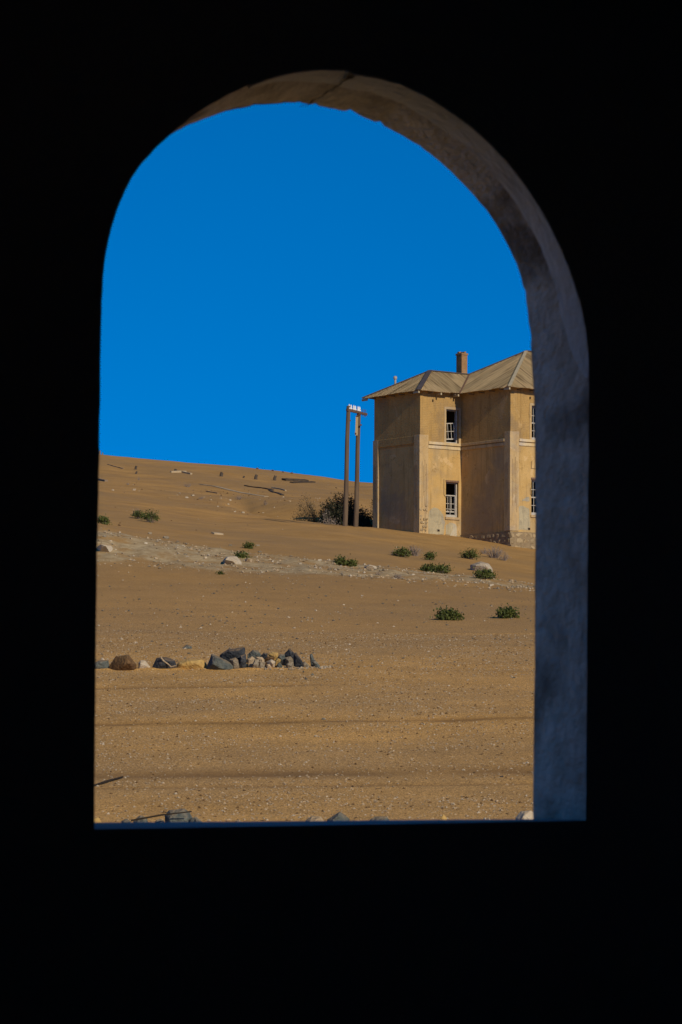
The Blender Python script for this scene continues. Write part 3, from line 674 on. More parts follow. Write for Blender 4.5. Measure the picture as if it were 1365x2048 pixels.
# ------------------------------------------------------------------ rocks
RC = {
 'black': mat('black_rock', (.020,.022,.025), (.060,.062,.066), 9, rough=.75, bump=.9, bscale=22, rand=.15, bdist=.05, dust=.5),
 'green': mat('green_grey_rock', (.065,.074,.066), (.14,.145,.12), 9, rough=.85, bump=.9, bscale=22, rand=.15, dark=(.04,.05,.05), dscale=5, bdist=.05, dust=.5),
 'brown': mat('brown_rock', (.055,.028,.011), (.15,.078,.030), 5, bump=.9, bscale=22, dark=(.05,.03,.018), dscale=4, bdist=.05, dust=.5),
 'ochre': mat('ochre_rock', (.38,.22,.06), (.52,.35,.12), 5, bump=.8, bscale=22, dark=(.24,.11,.03), dscale=4, bdist=.05, dust=.5),
 'tan': mat('tan_rock', (.36,.25,.14), (.48,.36,.22), 6, bump=.8, bscale=22, rand=.12, bdist=.05, dust=.5),
 'grey': mat('grey_rock', (.17,.135,.09), (.27,.22,.15), 6, bump=.9, bscale=22, rand=.15, bdist=.05, dust=.5),
 'white': mat('white_rock', (.42,.34,.23), (.55,.46,.33), 6, bump=.8, bscale=22, rand=.08, dark=(.40,.26,.13), dscale=3, damt=.6, bdist=.05, dust=.5),
}
def outline_rock(name, pts, Y, m, seed, depth=None, sink=0.0):
    """a rock with the given silhouette, hulled to a full three-dimensional stone standing at distance Y"""
    rr = random.Random(seed); P = [at(x, y, Y) for x, y in pts]
    cx = sum((p.x for p in P))/len(P); z0 = min(p.z for p in P); z1 = max(p.z for p in P); x0 = min(p.x for p in P); x1 = max(p.x for p in P); zc = (z0+z1)/2
    d = depth or min(x1-x0, (z1-z0)*1.4) * .55
    bm = bmesh.new()
    for p in P: bm.verts.new((p.x-cx, rr.uniform(-.12,.12)*d, p.z-z0))
    for sy, sc, n_ in ((-1, .62, 5), (1, .7, 5), (-.55, .9, 4), (.55, .9, 4)):
        for k in range(n_):
            p = rr.choice(P).lerp(rr.choice(P), rr.uniform(0, .3))
            bm.verts.new(((p.x-cx)*sc*rr.uniform(.8,1.05), sy*d*rr.uniform(.75,1.05), (zc - z0) + (p.z-zc)*sc*rr.uniform(.8,1.05)))
    for p in P:
        if p.z < zc: bm.verts.new((p.x-cx, rr.uniform(-.4,.4)*d, -sink))
    r = bmesh.ops.convex_hull(bm, input=bm.verts[:])
    bmesh.ops.delete(bm, geom=[e for e in set(r['geom_interior']) | set(r['geom_unused']) if isinstance(e, bmesh.types.BMVert)], context='VERTS')
    bmesh.ops.dissolve_limit(bm, angle_limit=math.radians(6), verts=bm.verts[:], edges=bm.edges[:])
    sz = max(x1-x0, z1-z0)
    bmesh.ops.bevel(bm, geom=bm.edges[:], offset=sz*.02, segments=1, affect='EDGES')
    bmesh.ops.triangulate(bm, faces=bm.faces[:]); bmesh.ops.subdivide_edges(bm, edges=bm.edges[:], cuts=1, use_grid_fill=True)
    for v_ in bm.verts:
        n3 = noise.noise_vector(v_.co*(5/sz*.6) + Vector((seed, 0, 0))); v_.co += n3 * sz*.022
    o = bm_obj(name, bm, m); o.location = (cx, Y, z0); return o
def Z5(l): return [(190 + x/5.935, 1280 + y/5.935) for x, y in l]
def Z6(l): return [(400 + x/5.46, 1280 + y/5.46) for x, y in l]
YR = hit(430, 1338).y
ROW = [
 (Z5([(-30,270),(60,240),(165,240),(175,300),(90,352),(-30,350)]), 0, 'green', 'mossy blue-grey and yellow rock against the left jamb, first of the rock row'),
 (Z5([(165,310),(250,190),(405,170),(420,200),(490,290),(490,372),(360,367),(240,335)]), -.1, 'brown', 'big blocky rust-brown rock near the left end of the rock row'),
 (Z5([(520,270),(545,240),(600,240),(640,290),(672,332),(580,338),(520,305)]), .1, 'white', 'small pale grey rock between the brown block and the veined black rock'),
 (Z5([(668,340),(730,205),(790,212),(860,200),(960,240),(972,312),(890,347),(720,338)]), 0, 'black', 'black rock crossed by a thin tan vein, in the rock row'),
 (Z5([(970,290),(1010,245),(1130,225),(1290,230),(1335,290),(1200,338),(1030,343)]), .05, 'ochre', 'long low ochre-yellow rock half buried in the rock row'),
 (Z6([(65,305),(130,150),(190,170),(320,235),(370,290),(340,317),(190,325)]), -.1, 'green', 'large wedge-shaped dark grey-green rock in the middle of the rock row'),
 (Z6([(215,165),(310,100),(490,75),(502,95),(480,145),(400,192),(290,207),(220,188)]), .32, 'black', 'long blue-black slab lying on top of the rock row'),
 (Z6([(320,210),(390,190),(420,220),(432,282),(380,295)]), -.05, 'grey', 'small grey-beige rock tucked under the blue-black slab'),
 (Z6([(430,265),(440,170),(500,150),(512,230),(482,272)]), .1, 'black', 'upright dark rock at the right end of the blue-black slab'),
 (Z6([(520,162),(580,105),(630,110),(682,168),(600,180)]), .42, 'green', 'mottled green-grey rock on top of the small-stone pile, left side'),
 (Z6([(512,210),(570,175),(605,200),(580,242),(530,250)]), .12, 'tan', 'tan rock under the mottled green-grey rock of the pile'),
 (Z6([(608,182),(680,185),(707,215),(660,232)]), .2, 'tan', 'flat buff stone right of the tan rock in the pile'),
 (Z6([(568,282),(600,210),(652,210),(642,282),(600,303)]), -.08, 'grey', 'rounded brown-grey stone standing at the foot of the pile, left'),
 (Z6([(668,170),(700,138),(742,145),(735,182),(700,197)]), .35, 'black', 'small black stone near the top of the pile'),
 (Z6([(745,152),(790,128),(857,138),(857,182),(800,192)]), .38, 'ochre', 'orange-brown stone at the top of the pile'),
 (Z6([(700,217),(740,178),(818,188),(802,224)]), .25, 'brown', 'brown stone beneath the orange one in the pile'),
 (Z6([(722,240),(780,208),(828,235),(815,272),(770,283)]), .0, 'white', 'whitish stone in the centre of the pile'),
 (Z6([(735,307),(728,265),(762,260),(784,292)]), -.1, 'tan', 'little tan stone below the whitish stone'),
 (Z6([(628,300),(660,235),(717,240),(702,292),(660,315)]), -.05, 'grey', 'dull grey stone at the foot of the pile, left of the little tan stone'),
 (Z6([(850,190),(880,150),(932,155),(932,202),(880,217)]), .3, 'green', 'green-grey stone under the blue-black peak at the right of the pile'),
 (Z6([(923,152),(980,88),(1032,142),(1012,182),(940,182)]), .4, 'black', 'pointed blue-black rock peaking at the right of the pile'),
 (Z6([(928,192),(990,178),(1034,225),(960,237)]), .2, 'grey', 'olive-grey stone just below the pointed blue-black rock'),
 (Z6([(818,237),(850,195),(887,215),(862,242)]), .15, 'ochre', 'small orange stone right of the whitish stone'),
 (Z6([(838,272),(870,238),(908,285),(870,300)]), 0, 'green', 'small grey stone at the foot of the pile, right of the whitish stone'),
 (Z6([(938,267),(975,233),(1022,240),(1002,302),(960,302)]), -.02, 'grey', 'grey stone at the foot of the pile below the olive-grey one'),
 (Z6([(1020,152),(1052,140),(1132,245),(1115,262),(1034,202)]), .2, 'black', 'thin black bar leaning down the right end of the pile'),  # narrow leaning hull in the black rock colour
 (Z6([(1118,240),(1150,233),(1198,277),(1130,288)]), 0, 'grey', 'small grey stone at the tip of the black bar'),
 (Z6([(1200,160),(1225,145),(1252,222),(1215,237)]), .15, 'green', 'narrow upright grey-green stone, the farther of two past the pile'),
 (Z6([(1218,237),(1255,213),(1312,277),(1280,288)]), 0, 'green', 'grey-green stone lying at the far right end of the rock row'),
]
for i, (pts, dy, c, lab) in enumerate(ROW):
    o = tag(outline_rock('rock', pts, YR + dy, RC[c], 100+i, sink=.10 if dy > .09 else .06), lab, 'rock', 'rocks in the row across the flat')
    if i == 3:   # the tan vein: a thin raised seam on the black rock
        q = [at(x, y, YR - .17) - o.location for x, y in Z5([(788,208),(815,245),(870,285),(905,318),(960,305)])]
        bm = bmesh.new(); tube(bm, q, [.012,.014,.012,.013,.008], 5); bm_obj('vein', bm, RC['tan'], o)
# sand banked against the pile so that the upper stones rest on something
bm = bmesh.new(); N = 40; MM = 12
mx0, mx1 = at(485, 1330, YR+.3).x, at(640, 1330, YR+.3).x
gr = [[bm.verts.new((mx0-.3 + (mx1-mx0+.6)*i/N, YR+.05+1.3*j/MM, gz(mx0-.3+(mx1-mx0+.6)*i/N, YR+.05+1.3*j/MM) - .02 + .17*math.sin(math.pi*j/MM)**1.5*min(1, max(0, i/8))*max(0, min(1, (N-i)/16))*(.9+.3*nz(i*.3, j*.3, 1, 50)))) for j in range(MM+1)] for i in range(N+1)]
for i in range(N):
    for j in range(MM): bm.faces.new((gr[i][j], gr[i+1][j], gr[i+1][j+1], gr[i][j+1]))
mound = struct(bm_obj('sand_bank', bm, ground.data.materials[0], None, True))
bm = bmesh.new(); N = 110; MM = 10
dx0, dx1 = at(150, 1330, YR).x, at(655, 1330, YR).x
def drift(i, j):
    x = dx0 + (dx1-dx0)*i/N; y = YR - .34 + .62*j/MM
    return (x, y, gz(x, y) - .015 + (.034 + .035*nz(i*.13, 0, 1, 91))*math.sin(math.pi*j/MM)**1.4*min(1, (N-i)/14))
gr = [[bm.verts.new(drift(i, j)) for j in range(MM+1)] for i in range(N+1)]
for i in range(N):
    for j in range(MM): bm.faces.new((gr[i][j], gr[i+1][j], gr[i+1][j+1], gr[i][j+1]))
struct(bm_obj('sand_drift', bm, ground.data.materials[0], None, True))
def S5(l): return [(180 + x/2.967, 1380 + y/2.967) for x, y in l]
def S6(l): return [(620 + x/2.395, 1380 + y/2.395) for x, y in l]
YS = hit(400, 1656).y
SILL = [
 (S5([(443,745),(470,712),(560,700),(592,725),(612,760),(602,830),(452,830)]), 0, 'green', 'largest dark green-grey rock peeping over the window sill'),
 (S5([(590,765),(630,750),(667,780),(655,830),(592,830)]), -.1, 'green', 'low green rock leaning on the right of the largest sill rock'),
 (S5([(258,775),(300,742),(340,755),(348,790),(340,825),(258,825)]), .1, 'green', 'mossy grey rock under the thin shadow line, just above the sill'),
 (S5([(188,778),(215,762),(242,777),(238,825),(190,825)]), .1, 'green', 'small greenish rock left of the mossy grey one above the sill'),
 (S5([(388,778),(415,762),(442,777),(440,825),(390,825)]), -.1, 'green', 'small greenish rock just left of the largest sill rock'),
 (S5([(15,765),(50,752),(66,777),(60,820),(15,820)]), .2, 'ochre', 'pale yellow stone in the lower left corner of the window'),
 (S5([(1278,775),(1320,745),(1370,750),(1402,790),(1395,825),(1285,825)]), 0, 'tan', 'grey-topped buff rock above the middle of the sill'),
 (S6([(82,622),(130,600),(145,580),(160,598),(192,617),(188,660),(86,660)]), -.1, 'green', 'pyramid-shaped green-grey rock above the middle of the sill'),
 (S6([(285,622),(315,604),(370,606),(384,628),(378,660),(290,660)]), 0, 'green', 'flat-topped green-grey rock right of the pyramid-shaped one'),
 (S6([(618,618),(640,592),(657,612),(655,655),(620,655)]), .1, 'ochre', 'little yellow stone right of centre above the sill'),
 (S6([(985,612),(1010,580),(1060,576),(1092,600),(1088,660),(992,660)]), .1, 'white', 'white and orange rock at the foot of the right jamb'),
 (S5([(862,780),(885,768),(905,782),(900,820),(865,820)]), .1, 'tan', 'tiny pale stone between the largest and the buff sill rocks'),
]
for i, (pts, dy, c, lab) in enumerate(SILL):
    tag(outline_rock('rock', pts, YS + dy, RC[c], 300+i, sink=.12), lab, 'rock', 'rocks just beyond the window sill')
# outcrops on the ledge and slope
def outcrop(pts, py, c, lab, seed, depth):
    Y = hit(sum(p[0] for p in pts)/len(pts), py).y
    return tag(outline_rock('boulder', pts, Y, RC[c], seed, depth, .25), lab, 'boulder')
outcrop([(446,1122),(452,1114),(462,1111),(474,1113),(484,1124),(470,1127),(452,1127)], 1126, 'white', 'white and orange half-buried boulder on the rubble ledge', 401, .7)
outcrop([(940,1130),(950,1126),(963,1123),(978,1127),(986,1138),(980,1142),(955,1143),(944,1138)], 1142, 'white', 'white boulder just above a green bush below the house', 402, .6)
outcrop([(194,1094),(205,1089),(222,1091),(226,1096),(210,1099),(196,1098)], 1098, 'white', 'flat pale boulder at the left jamb on the rubble ledge', 403, .7)
outcrop([(488,1120),(496,1116),(505,1119),(505,1123),(490,1124)], 1123, 'tan', 'small buff boulder just right of the white and orange one', 404, .35)
outcrop([(364,1297),(374,1289),(383,1292),(385,1297)], 1297, 'green', 'lone grey-green stone on the flat behind the black rock', 405, .12)
outcrop([(728,1134),(738,1129),(752,1132),(755,1137),(735,1138)], 1137, 'white', 'flat pale boulder on the ledge right of a small green bush', 406, .4)

# thin dark rods drawn in place of shadows cast from out of view
def shadow_line(p0, p1, r, lab, mm):
    o = empty('shadow_line', (p0+p1)/2); bm = bmesh.new(); c = (p0+p1)/2
    tube(bm, [p0-c, (p0-c).lerp(p1-c, .5)+Vector((0,0,.01)), p1-c], [r, r*.9, r*.6], 6); me = bm_obj('shadow_line', bm, mm)
    me.location = c; bpy.data.objects.remove(o); return tag(me, lab, 'shadow_line')
M_SHADOW_LINE = mat('dark_shadow_line', (.022,.016,.010), (.04,.028,.018), 8)
a = hit(176, 1580); b = hit(246, 1557); shadow_line(a+Vector((0,0,.02)), b+Vector((0,0,.02)), .017, 'thin shadow line on the sand at the left jamb, built as a dark rod', M_SHADOW_LINE)
a = at(262, 1641, YS-.28); b = at(384, 1623, YS-.25); shadow_line(a, b, .010, 'thin shadow line across the sill rocks, built as a dark rod', M_SHADOW_LINE)
def small_rock(px, py, wpx, hpx, c, lab, seed, grp=None, name='stone', cat='stone'):
    p = hit(px, py); rr = random.Random(seed); k = p.y / F
    o = bm_obj(name, stone_mesh(rr, wpx*k*.5, wpx*k*.42, hpx*k*.6, 14), RC[c]); o.location = p + Vector((0,0,hpx*k*.12)); return tag(o, lab, cat, grp)
small_rock(1003, 1554, 10, 5, 'black', 'lone small black stone on the flat near the right jamb', 1)
small_rock(540, 1450, 7, 8, 'black', 'small dark stone on the wheel track, left of centre', 2)
small_rock(647, 1439, 8, 6, 'green', 'small greenish stone on the wheel track, centre', 3)
small_rock(963, 1607, 7, 4, 'brown', 'small brown chip on the sand below the lone black stone', 4)

# ------------------------------------------------------------------ plants
M_LEAF = mat('succulent_leaf', (.034,.046,.010), (.105,.115,.024), 3, rough=.55)
M_LEAFD = mat('dark_leaf', (.016,.018,.009), (.040,.040,.020), 3, rough=.7)
M_TWIG = mat('grey_twig', (.17,.125,.095), (.27,.21,.165), 6); M_TWIGD = mat('dark_twig', (.06,.045,.032), (.10,.075,.055), 6)
M_DRY = mat('dry_leaf', (.21,.155,.12), (.30,.235,.18), 6)
def bush(name, px, py, wpx, hpx, seed, lab, leafm, twigm, nst, nlf, lsz, cat='bush', grp=None, lean=0.0, flat=.35, cover=.35, Y=None):
    rr = random.Random(seed); p = hit(px, py) if Y is None else at(px, py, Y)
    if Y: p.z = gz(p.x, Y)
    k = p.y/F; W = wpx*k/2; H = hpx*k*1.05 if Y is None else at(px, py-hpx, Y).z - p.z
    root = empty(name, p); tag(root, lab, cat, grp)
    tb = bmesh.new(); lv, lf = [], []
    for s_ in range(nst):
        a = rr.uniform(0, 2*math.pi); r = math.sqrt(rr.random()); tip = Vector((math.cos(a)*W*r + lean*H, math.sin(a)*W*.8*r, H*(1 - .65*r*r)*rr.uniform(.6, 1.08)))
        b0 = Vector((math.cos(a)*W*.25*r, math.sin(a)*W*.25*r, -.03))
        mid = b0.lerp(tip, .5) + Vector((rr.uniform(-.1,.1)*W, rr.uniform(-.1,.1)*W, .12*H))
        tube(tb, [b0, mid, tip], [.012*W+.006, .008*W+.004, .003], 4, False)
        for l in range(nlf):
            t = cover + (1-cover)*math.sqrt(rr.random()); q = (b0.lerp(mid, t*2) if t < .5 else mid.lerp(tip, t*2-1))
            q = q + Vector((rr.gauss(0,1), rr.gauss(0,1), rr.gauss(0,.8)))*lsz*1.3; q.z = max(q.z, gz(p.x+q.x, p.y+q.y) - p.z + .005)
            d = Vector((rr.gauss(0,1), rr.gauss(0,1), rr.gauss(.5,.8))).normalized(); s1 = d.orthogonal().normalized(); s1 = (Matrix.Rotation(rr.uniform(0,6.28), 3, d) @ s1)
            L_ = lsz*rr.uniform(.7,1.4); i0 = len(lv)
            lv += [q, q + d*L_*.5 + s1*L_*flat, q + d*L_, q + d*L_*.5 - s1*L_*flat]; lf.append((i0, i0+1, i0+2, i0+3))
    st = bm_obj('stems', tb, twigm, root)
    if lv: stuff(mesh_obj('foliage', lv, lf, leafm, root))
    return root
G_ = 'green bushes on the sand slope'
for px, py, w_, h_, lab in (
    (302, 1045, 30, 28, 'bright green bush on the dune at left, the larger of a joined pair'),
    (278, 1038, 22, 18, 'smaller green bush touching the bright green bush on the dune at left'),
    (206, 1048, 20, 15, 'green bush beside the left jamb above the rubble ledge'),
    (683, 1131, 22, 16, 'left one of two small green bushes on the ledge below the poles'),
    (702, 1132, 20, 14, 'right one of two small green bushes on the ledge below the poles'),
    (804, 1114, 32, 20, 'green bush with grey dead twigs on its right, below the wing'),
    (860, 1120, 18, 17, 'small narrow green bush between the wing and the ledge'),
    (857, 1143, 26, 14, 'green bush at the ledge below the house, left half of a wide clump'),
    (882, 1146, 36, 18, 'darker green bush forming the right half of the wide clump on the ledge'),
    (940, 1118, 32, 20, 'green bush with dead grey twigs on its right, under the stone plinth'),
    (968, 1157, 46, 18, 'low wide green bush in front of the white boulder'),
    (896, 1240, 44, 21, 'low green bush on the flat, left of two'),
    (1016, 1236, 40, 20, 'bright low green bush on the flat near the right jamb'),
    (497, 1097, 16, 9, 'tiny green bush on the upper edge of the rubble ledge'),
    (483, 1115, 20, 9, 'tiny green bush beside the white and orange boulder'),
    (442, 1149, 6, 7, 'tiny green sprout alone on the sand below the ledge')):
    n_ = max(4, int(w_*1.0)); bush('green_bush', px, py, w_*1.08, h_*.84, int(px*7+py), lab, M_LEAF, M_TWIG, n_, 26, .06 if w_ > 12 else .04, grp=G_)
for px, py, w_, h_, lab in (
    (830, 1112, 38, 24, 'grey dead twiggy shrub right of a green bush below the wing'),
    (788, 1111, 18, 10, 'small grey dead twigs at the left of a green bush below the wing'),
    (990, 1116, 50, 26, 'wide grey dead shrub under the stone plinth'),
    (1008, 1121, 26, 16, 'small grey dead shrub right of the wide one under the plinth'),
    (968, 1108, 20, 14, 'grey twigs between the green bush and the wide dead shrub'),
    (273, 1030, 16, 14, 'grey dead twigs behind the green bush pair on the dune'),
    (215, 1048, 10, 12, 'grey dead twigs by the green bush at the left jamb'),
    (376, 974, 18, 9, 'dry grey tuft high on the dune, left of centre'),
    (479, 999, 16, 10, 'dry tuft on the dune below the long plank'),
    (531, 1010, 12, 9, 'small dark dry tuft right of the long plank'),
    (278, 961, 7, 9, 'small dry tuft in the upper left of the dune'),
    (256, 970, 9, 5, 'low dry tuft beneath a small one, upper left of the dune'),
    (402, 998, 14, 5, 'flat dark dry tuft among white stones on the dune'),
    (797, 1157, 20, 8, 'small brown dry tuft below the ledge'),
    (757, 1150, 14, 4, 'faint dry tuft left of the brown one below the ledge'),
    (526, 1091, 0, 0, '')):
    if not lab: continue
    bush('dead_shrub', px, py, w_, h_, int(px*5+py), lab, M_DRY, M_TWIG, max(8, int(w_*1.6)), 7, .035, 'shrub', 'dead grey shrubs', flat=.16, cover=.5)
bush('dark_bush', 682, 1043, 112, 62, 11, 'large dark bush on the sand behind the twin poles', M_LEAFD, M_TWIGD, 190, 50, .09, flat=.24, Y=134)
bush('dark_bush', 634, 1028, 54, 38, 12, 'sparse dark bush spreading left of the large one by the poles', M_LEAFD, M_TWIGD, 60, 22, .08, lean=-.3, flat=.18, Y=135)
bush('dark_bush', 657, 1043, 50, 28, 13, 'grey-brown bush at the left foot of the large dark one', M_DRY, M_TWIG, 50, 22, .07, flat=.16, Y=130)
bush('dark_bush', 728, 1046, 50, 27, 14, 'low dark bush between the right pole and the house, enlarged over the house shadow', M_LEAFD, M_TWIGD, 90, 40, .09, flat=.24, Y=133)  # widened and thickened so dark leaves cover the house's shadow
bush('dark_bush', 752, 1044, 24, 46, 15, 'dark bush growing against the house\'s rear corner', M_LEAFD, M_TWIGD, 36, 30, .08, flat=.2, Y=137)

# ------------------------------------------------------------------ timber lying on the dune
M_TIMB = mat('grey_timber', (.17,.115,.07), (.27,.19,.115), 5, stretch=(1,1,1)); M_TIMBD = mat('dark_timber', (.040,.028,.018), (.085,.06,.038), 5); M_TIMBP = mat('pale_timber', (.34,.25,.14), (.44,.33,.20), 5)
def plank(a, b, w_, h_, m, lab, name='plank', cat='plank', lift=.04):
    A_, B_ = hit(*a), hit(*b); c = (A_+B_)/2; z = Vector((0,0,lift)); bm = bmesh.new(); n_ = 6
    last = None; rr = random.Random(int(a[0]*3+b[1]))
    for k in range(n_):
        p, q = A_.lerp(B_, k/n_), A_.lerp(B_, (k+1)/n_)
        for t in (p, q): t.z = max(t.z, gz(t.x, t.y)) + lift*.6
    for t in (A_, B_): t.z += lift
    beam(bm, A_-c, B_-c, w_, h_); bmesh.ops.subdivide_edges(bm, edges=[e for e in bm.edges if e.calc_length() > .5], cuts=8, use_grid_fill=True)
    for v_ in bm.verts:
        gx = v_.co + c; v_.co.z = gz(gx.x, gx.y) - c.z + (h_*.9 if v_.co.z > (A_.lerp(B_, min(1, max(0, (gx-A_).dot(B_-A_)/(B_-A_).length_squared))).z - c.z) else -.06) + rr.uniform(-.01, .012)
    o = bm_obj(name, bm, m); o.location = c; return tag(o, lab, cat)
plank((402,968.5),(533,993.5), .30, .03, M_TIMBP, 'very long pale plank running down the dune')
plank((491,972),(546,981), .22, .07, M_TIMBD, 'dark beam lying right of the long pale plank')
plank((540,981),(566,991), .20, .06, M_TIMBD, 'dark beam continuing downhill from its neighbour')
plank((545,976),(572,982), .12, .08, M_TIMBP, 'thin pale plank beside the two dark beams')
plank((568,961),(614,963), .5, .17, M_TIMBD, 'thick dark timber high on the dune left of the poles', 'timber', 'timber')
plank((584,966),(628,965), .3, .10, M_TIMBD, 'dark plank lying under the thick timber high on the dune')
plank((342,945.5),(372,945), .16, .14, M_TIMBP, 'pale plank near the dune crest, left of centre')
plank((362,944.5),(383,949), .16, .12, M_TIMBP, 'pale plank crossing another near the dune crest')
plank((216,929),(247,938), .10, .05, M_TIMB, 'thin dark plank high at the left of the dune')
plank((426,1068),(444,1069.5), .22, .08, M_TIMBP, 'short pale board on the sand above the ledge')
plank((198,960),(213,963.5), .2, .12, M_TIMB, 'short dark plank at the left jamb on the dune')
plank((413,983),(436,987.5), .10, .06, M_TIMB, 'thin dark strip of timber under the long plank')
def stump(px, py, w_, h_, lab):
    p = hit(px, py); k = p.y/F; rr = random.Random(int(px)); bm = bmesh.new(); W = w_*k/2; H = h_*k
    tube(bm, [(0,0,-.3),(0,0,H*.5),(.05,0,H)], [W, W*.95, W*.8], 9)
    for v_ in bm.verts: v_.co += Vector((rr.uniform(-.1,.1)*W, rr.uniform(-.1,.1)*W, rr.uniform(-.15,.15)*H if v_.co.z > H*.8 else 0))
    o = bm_obj('post_stump', bm, M_TWIGD); o.location = p; tag(o, lab, 'stump', 'wooden stumps on the dune')
for a in ((443,953,7,8,'wooden stump on the dune above the long plank'), (512,959,7,9,'wooden stump on the dune above the dark beams'), (550,961,7,9,'wooden stump just left of the thick timber'),
          (272,939,5,7,'upper one of two small stumps at the upper left of the dune'), (273,948,4,5,'lower one of two small stumps at the upper left of the dune'), (351,944.5,6,6,'small stump at the end of the pale plank near the crest'), (488,956,4,4,'tiny stump between two larger ones on the dune')): stump(*a)
def crest_post(px, py, w_, h_, lab):
    p = hit(px, py); k = p.y/F; bm = bmesh.new(); tube(bm, [(0,0,-.3),(.03,0,h_*k)], [w_*k/2, w_*k/2.3], 7); o = bm_obj('crest_post', bm, M_TIMB); o.location = p; tag(o, lab, 'post', 'posts on the dune crest')
crest_post(199, 909, 5, 8, 'short post on the dune crest at the left jamb'); crest_post(205, 910, 3, 5, 'smaller post beside the one on the crest at the left jamb')
for i, (px, py) in enumerate(((515, 938), (546, 942), (566, 945), (584, 947))):
    small_rock(px, py, 6, 4, 'brown', ('first', 'second', 'third', 'last')[i] + ' dark lump from the left on the dune skyline', 20+i, 'lumps on the skyline', 'skyline_lump', 'stone')

# ------------------------------------------------------------------ loose stones: the larger ones singly, the rest as gravel
rs = random.Random(77)
LOOSE = sorted(((232,1100,7,'white'),(292,1088,9,'white'),(221,1083,8,'white'),(262,1078,6,'white'),(300,1068,10,'grey'),(333,1077,14,'grey'),(383,1098,8,'white'),(412,1116,8,'white'),(371,1110,9,'grey'),(313,1117,8,'white'),(270,981,10,'white'),(226,981,6,'white'),(374,996,8,'white'),(386,992,8,'white'),(422,1001,7,'tan'),(461,1001,6,'white'),(470,1024,6,'white'),(487,1026,8,'white'),(457,1009,6,'white'),(527,1026,5,'tan'),(580,1003,6,'tan'),(545,1124,8,'white'),(560,1122,7,'tan'),(600,1128,8,'white'),(640,1122,10,'white'),(660,1136,7,'tan'),(760,1134,9,'white'),(800,1140,8,'tan'),(826,1150,8,'white'),(984,1172,11,'white'),(1023,1163,12,'tan'),(935,1166,8,'tan'),(210,1074,9,'grey'),(238,1072,8,'grey'),(355,1085,9,'grey'),(462,1092,10,'grey'),(520,1105,9,'grey'),(516,1092,9,'grey'),(794,1095,4,'white'),(725,1192,6,'white'),(652,1192,5,'green'),(688,1210,5,'white')))
ORD = ('first', 'second', 'third', 'fourth', 'fifth', 'sixth', 'seventh', 'eighth', 'ninth', 'tenth', 'eleventh', 'twelfth', 'thirteenth', 'fourteenth', 'fifteenth', 'sixteenth')
seen = {}
for i, (px, py, w_, c) in enumerate(LOOSE):
    hue = {'white':'pale','grey':'grey','tan':'buff','green':'greenish'}[c]; zone = 'dune' if py < 1060 else 'ledge' if py < 1180 else 'flat'
    k = seen.get((hue, zone), 0); seen[(hue, zone)] = k+1
    small_rock(px, py, w_, w_*.6, c, ORD[k] + ' ' + hue + ' stone from the left ' + {'dune': 'loose on the upper dune', 'ledge': 'in the rubble ledge', 'flat': 'on the flat below the ledge'}[zone], 500+i, hue + ' ' + zone + ' stones')
def scatter(name, n, sampler, size, cols_, lab, cat):
    """many pebbles as one mass of small octahedral stones per colour"""
    for ci, (cm, share) in enumerate(cols_):
        vv, ff = [], []
        for _ in range(int(n*share)):
            x, y = sampler(); z = gz(x, y); s_ = size(x, y); i0 = len(vv); a = rs.uniform(0, 6.28)
            e = [rs.uniform(.6, 1.3)*s_ for _ in range(3)]; ca_, sa_ = math.cos(a), math.sin(a)
            for dx, dy, dz in ((1,.2,0),(-.2,1,.1),(-1,-.1,0),(.2,-1,-.1),(.1,.1,.75),(-.1,0,-.6)):
                X_ = dx*e[0]; Y_ = dy*e[1]; vv.append((x + X_*ca_ - Y_*sa_, y + X_*sa_ + Y_*ca_, z + dz*e[2] + .15*s_))
            for f in ((0,1,4),(1,2,4),(2,3,4),(3,0,4),(1,0,5),(2,1,5),(3,2,5),(0,3,5)): ff.append(tuple(i0+q for q in f))
        o = stuff(mesh_obj(name, vv, ff, cm)); tag(o, lab[ci], cat)
def cone(y0, y1, mrg=1.35):
    def f():
        y = math.sqrt(rs.uniform(y0*y0, y1*y1)); x = rs.uniform(-.098*mrg, .078*mrg)*y; return x, y
    return f
def flat_sampler():
    while True:
        x, y = cone(23.5, 62)()
        if rs.random() < (1 - .8*track(x, y)) * min(1, .35 + .65*(.5+1.4*nz(x, y, .5, 60))): return x, y
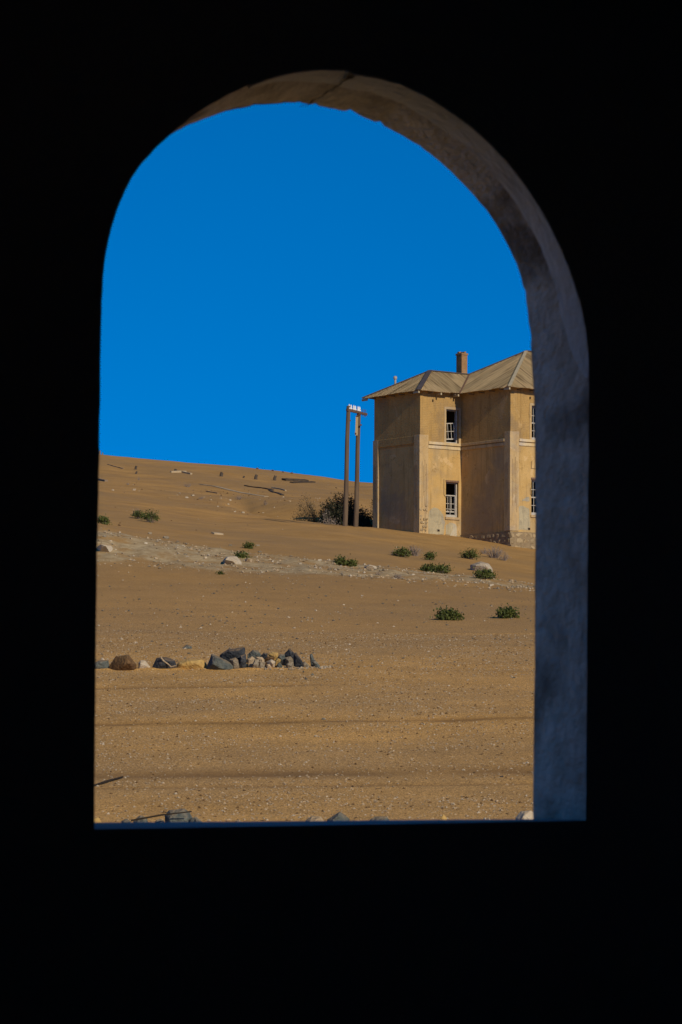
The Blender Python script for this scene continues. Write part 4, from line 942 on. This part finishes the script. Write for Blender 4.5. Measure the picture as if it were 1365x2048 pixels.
pw = lambda a, b, k=2.5: (lambda x, y: a + (b-a)*rs.random()**k)
scatter('gravel', 34000, flat_sampler, pw(.005, .024, 3.2), ((RC['white'], .24), (RC['tan'], .54), (RC['brown'], .22)), ('pale chips scattered over the gravel flat', 'buff gravel scattered over the flat', 'dark brown gravel scattered over the flat'), 'gravel')
def mid_sampler():
    while True:
        x, y = cone(46, 88)(); 
        if rs.random() < .25 + .75*max(0, nz(x, y, .15, 61)+.35) * (1.4 if x < 0 else .6): return x, y
scatter('gravel', 1700, mid_sampler, pw(.012, .045, 3), ((RC['green'], .55), (RC['white'], .25), (RC['grey'], .2)), ('greenish pebbles scattered behind the rock row', 'white pebbles scattered behind the rock row', 'grey pebbles scattered behind the rock row'), 'gravel')
def ledge_sampler():
    while True:
        x, y = cone(85.5, 97)(); e = 87 + 1.3*nz(x, y*.2, .25, 20)
        if e - 1.5*rs.random()**2 < y < 94.6 + .8*rs.random()**2 and rs.random() < .35 + .65*(nz(x, y, .6, 62) > -.05): return x, y
scatter('rubble', 3200, ledge_sampler, pw(.015, .085, 4), ((RC['white'], .24), (RC['tan'], .50), (RC['grey'], .26)), ('pale rubble chips along the stony ledge', 'buff rubble along the stony ledge', 'grey rubble along the stony ledge'), 'rubble')
def dune_sampler():
    while True:
        x, y = cone(104, 190)()
        if x < .0*y and rs.random() < max(0, nz(x, y, .08, 63)+.2)*math.exp(-((y-150-.3*x)/22)**2)*1.8: return x, y
scatter('gravel', 260, dune_sampler, pw(.03, .08, 3), ((RC['white'], .3), (RC['brown'], .6)), ('pale pebbles on the upper dune', 'dark pebbles on the upper dune'), 'gravel')

def pile_sampler():
    x = rs.gauss((mx0+mx1)/2 + .25, .42); y = YR + .1 + rs.gauss(0, .22); return x, y
scatter('rubble', 260, pile_sampler, pw(.012, .055, 2), ((RC['tan'], .45), (RC['grey'], .35), (RC['white'], .2)), ('buff chips around the small-stone pile', 'grey chips around the small-stone pile', 'pale chips around the small-stone pile'), 'rubble')
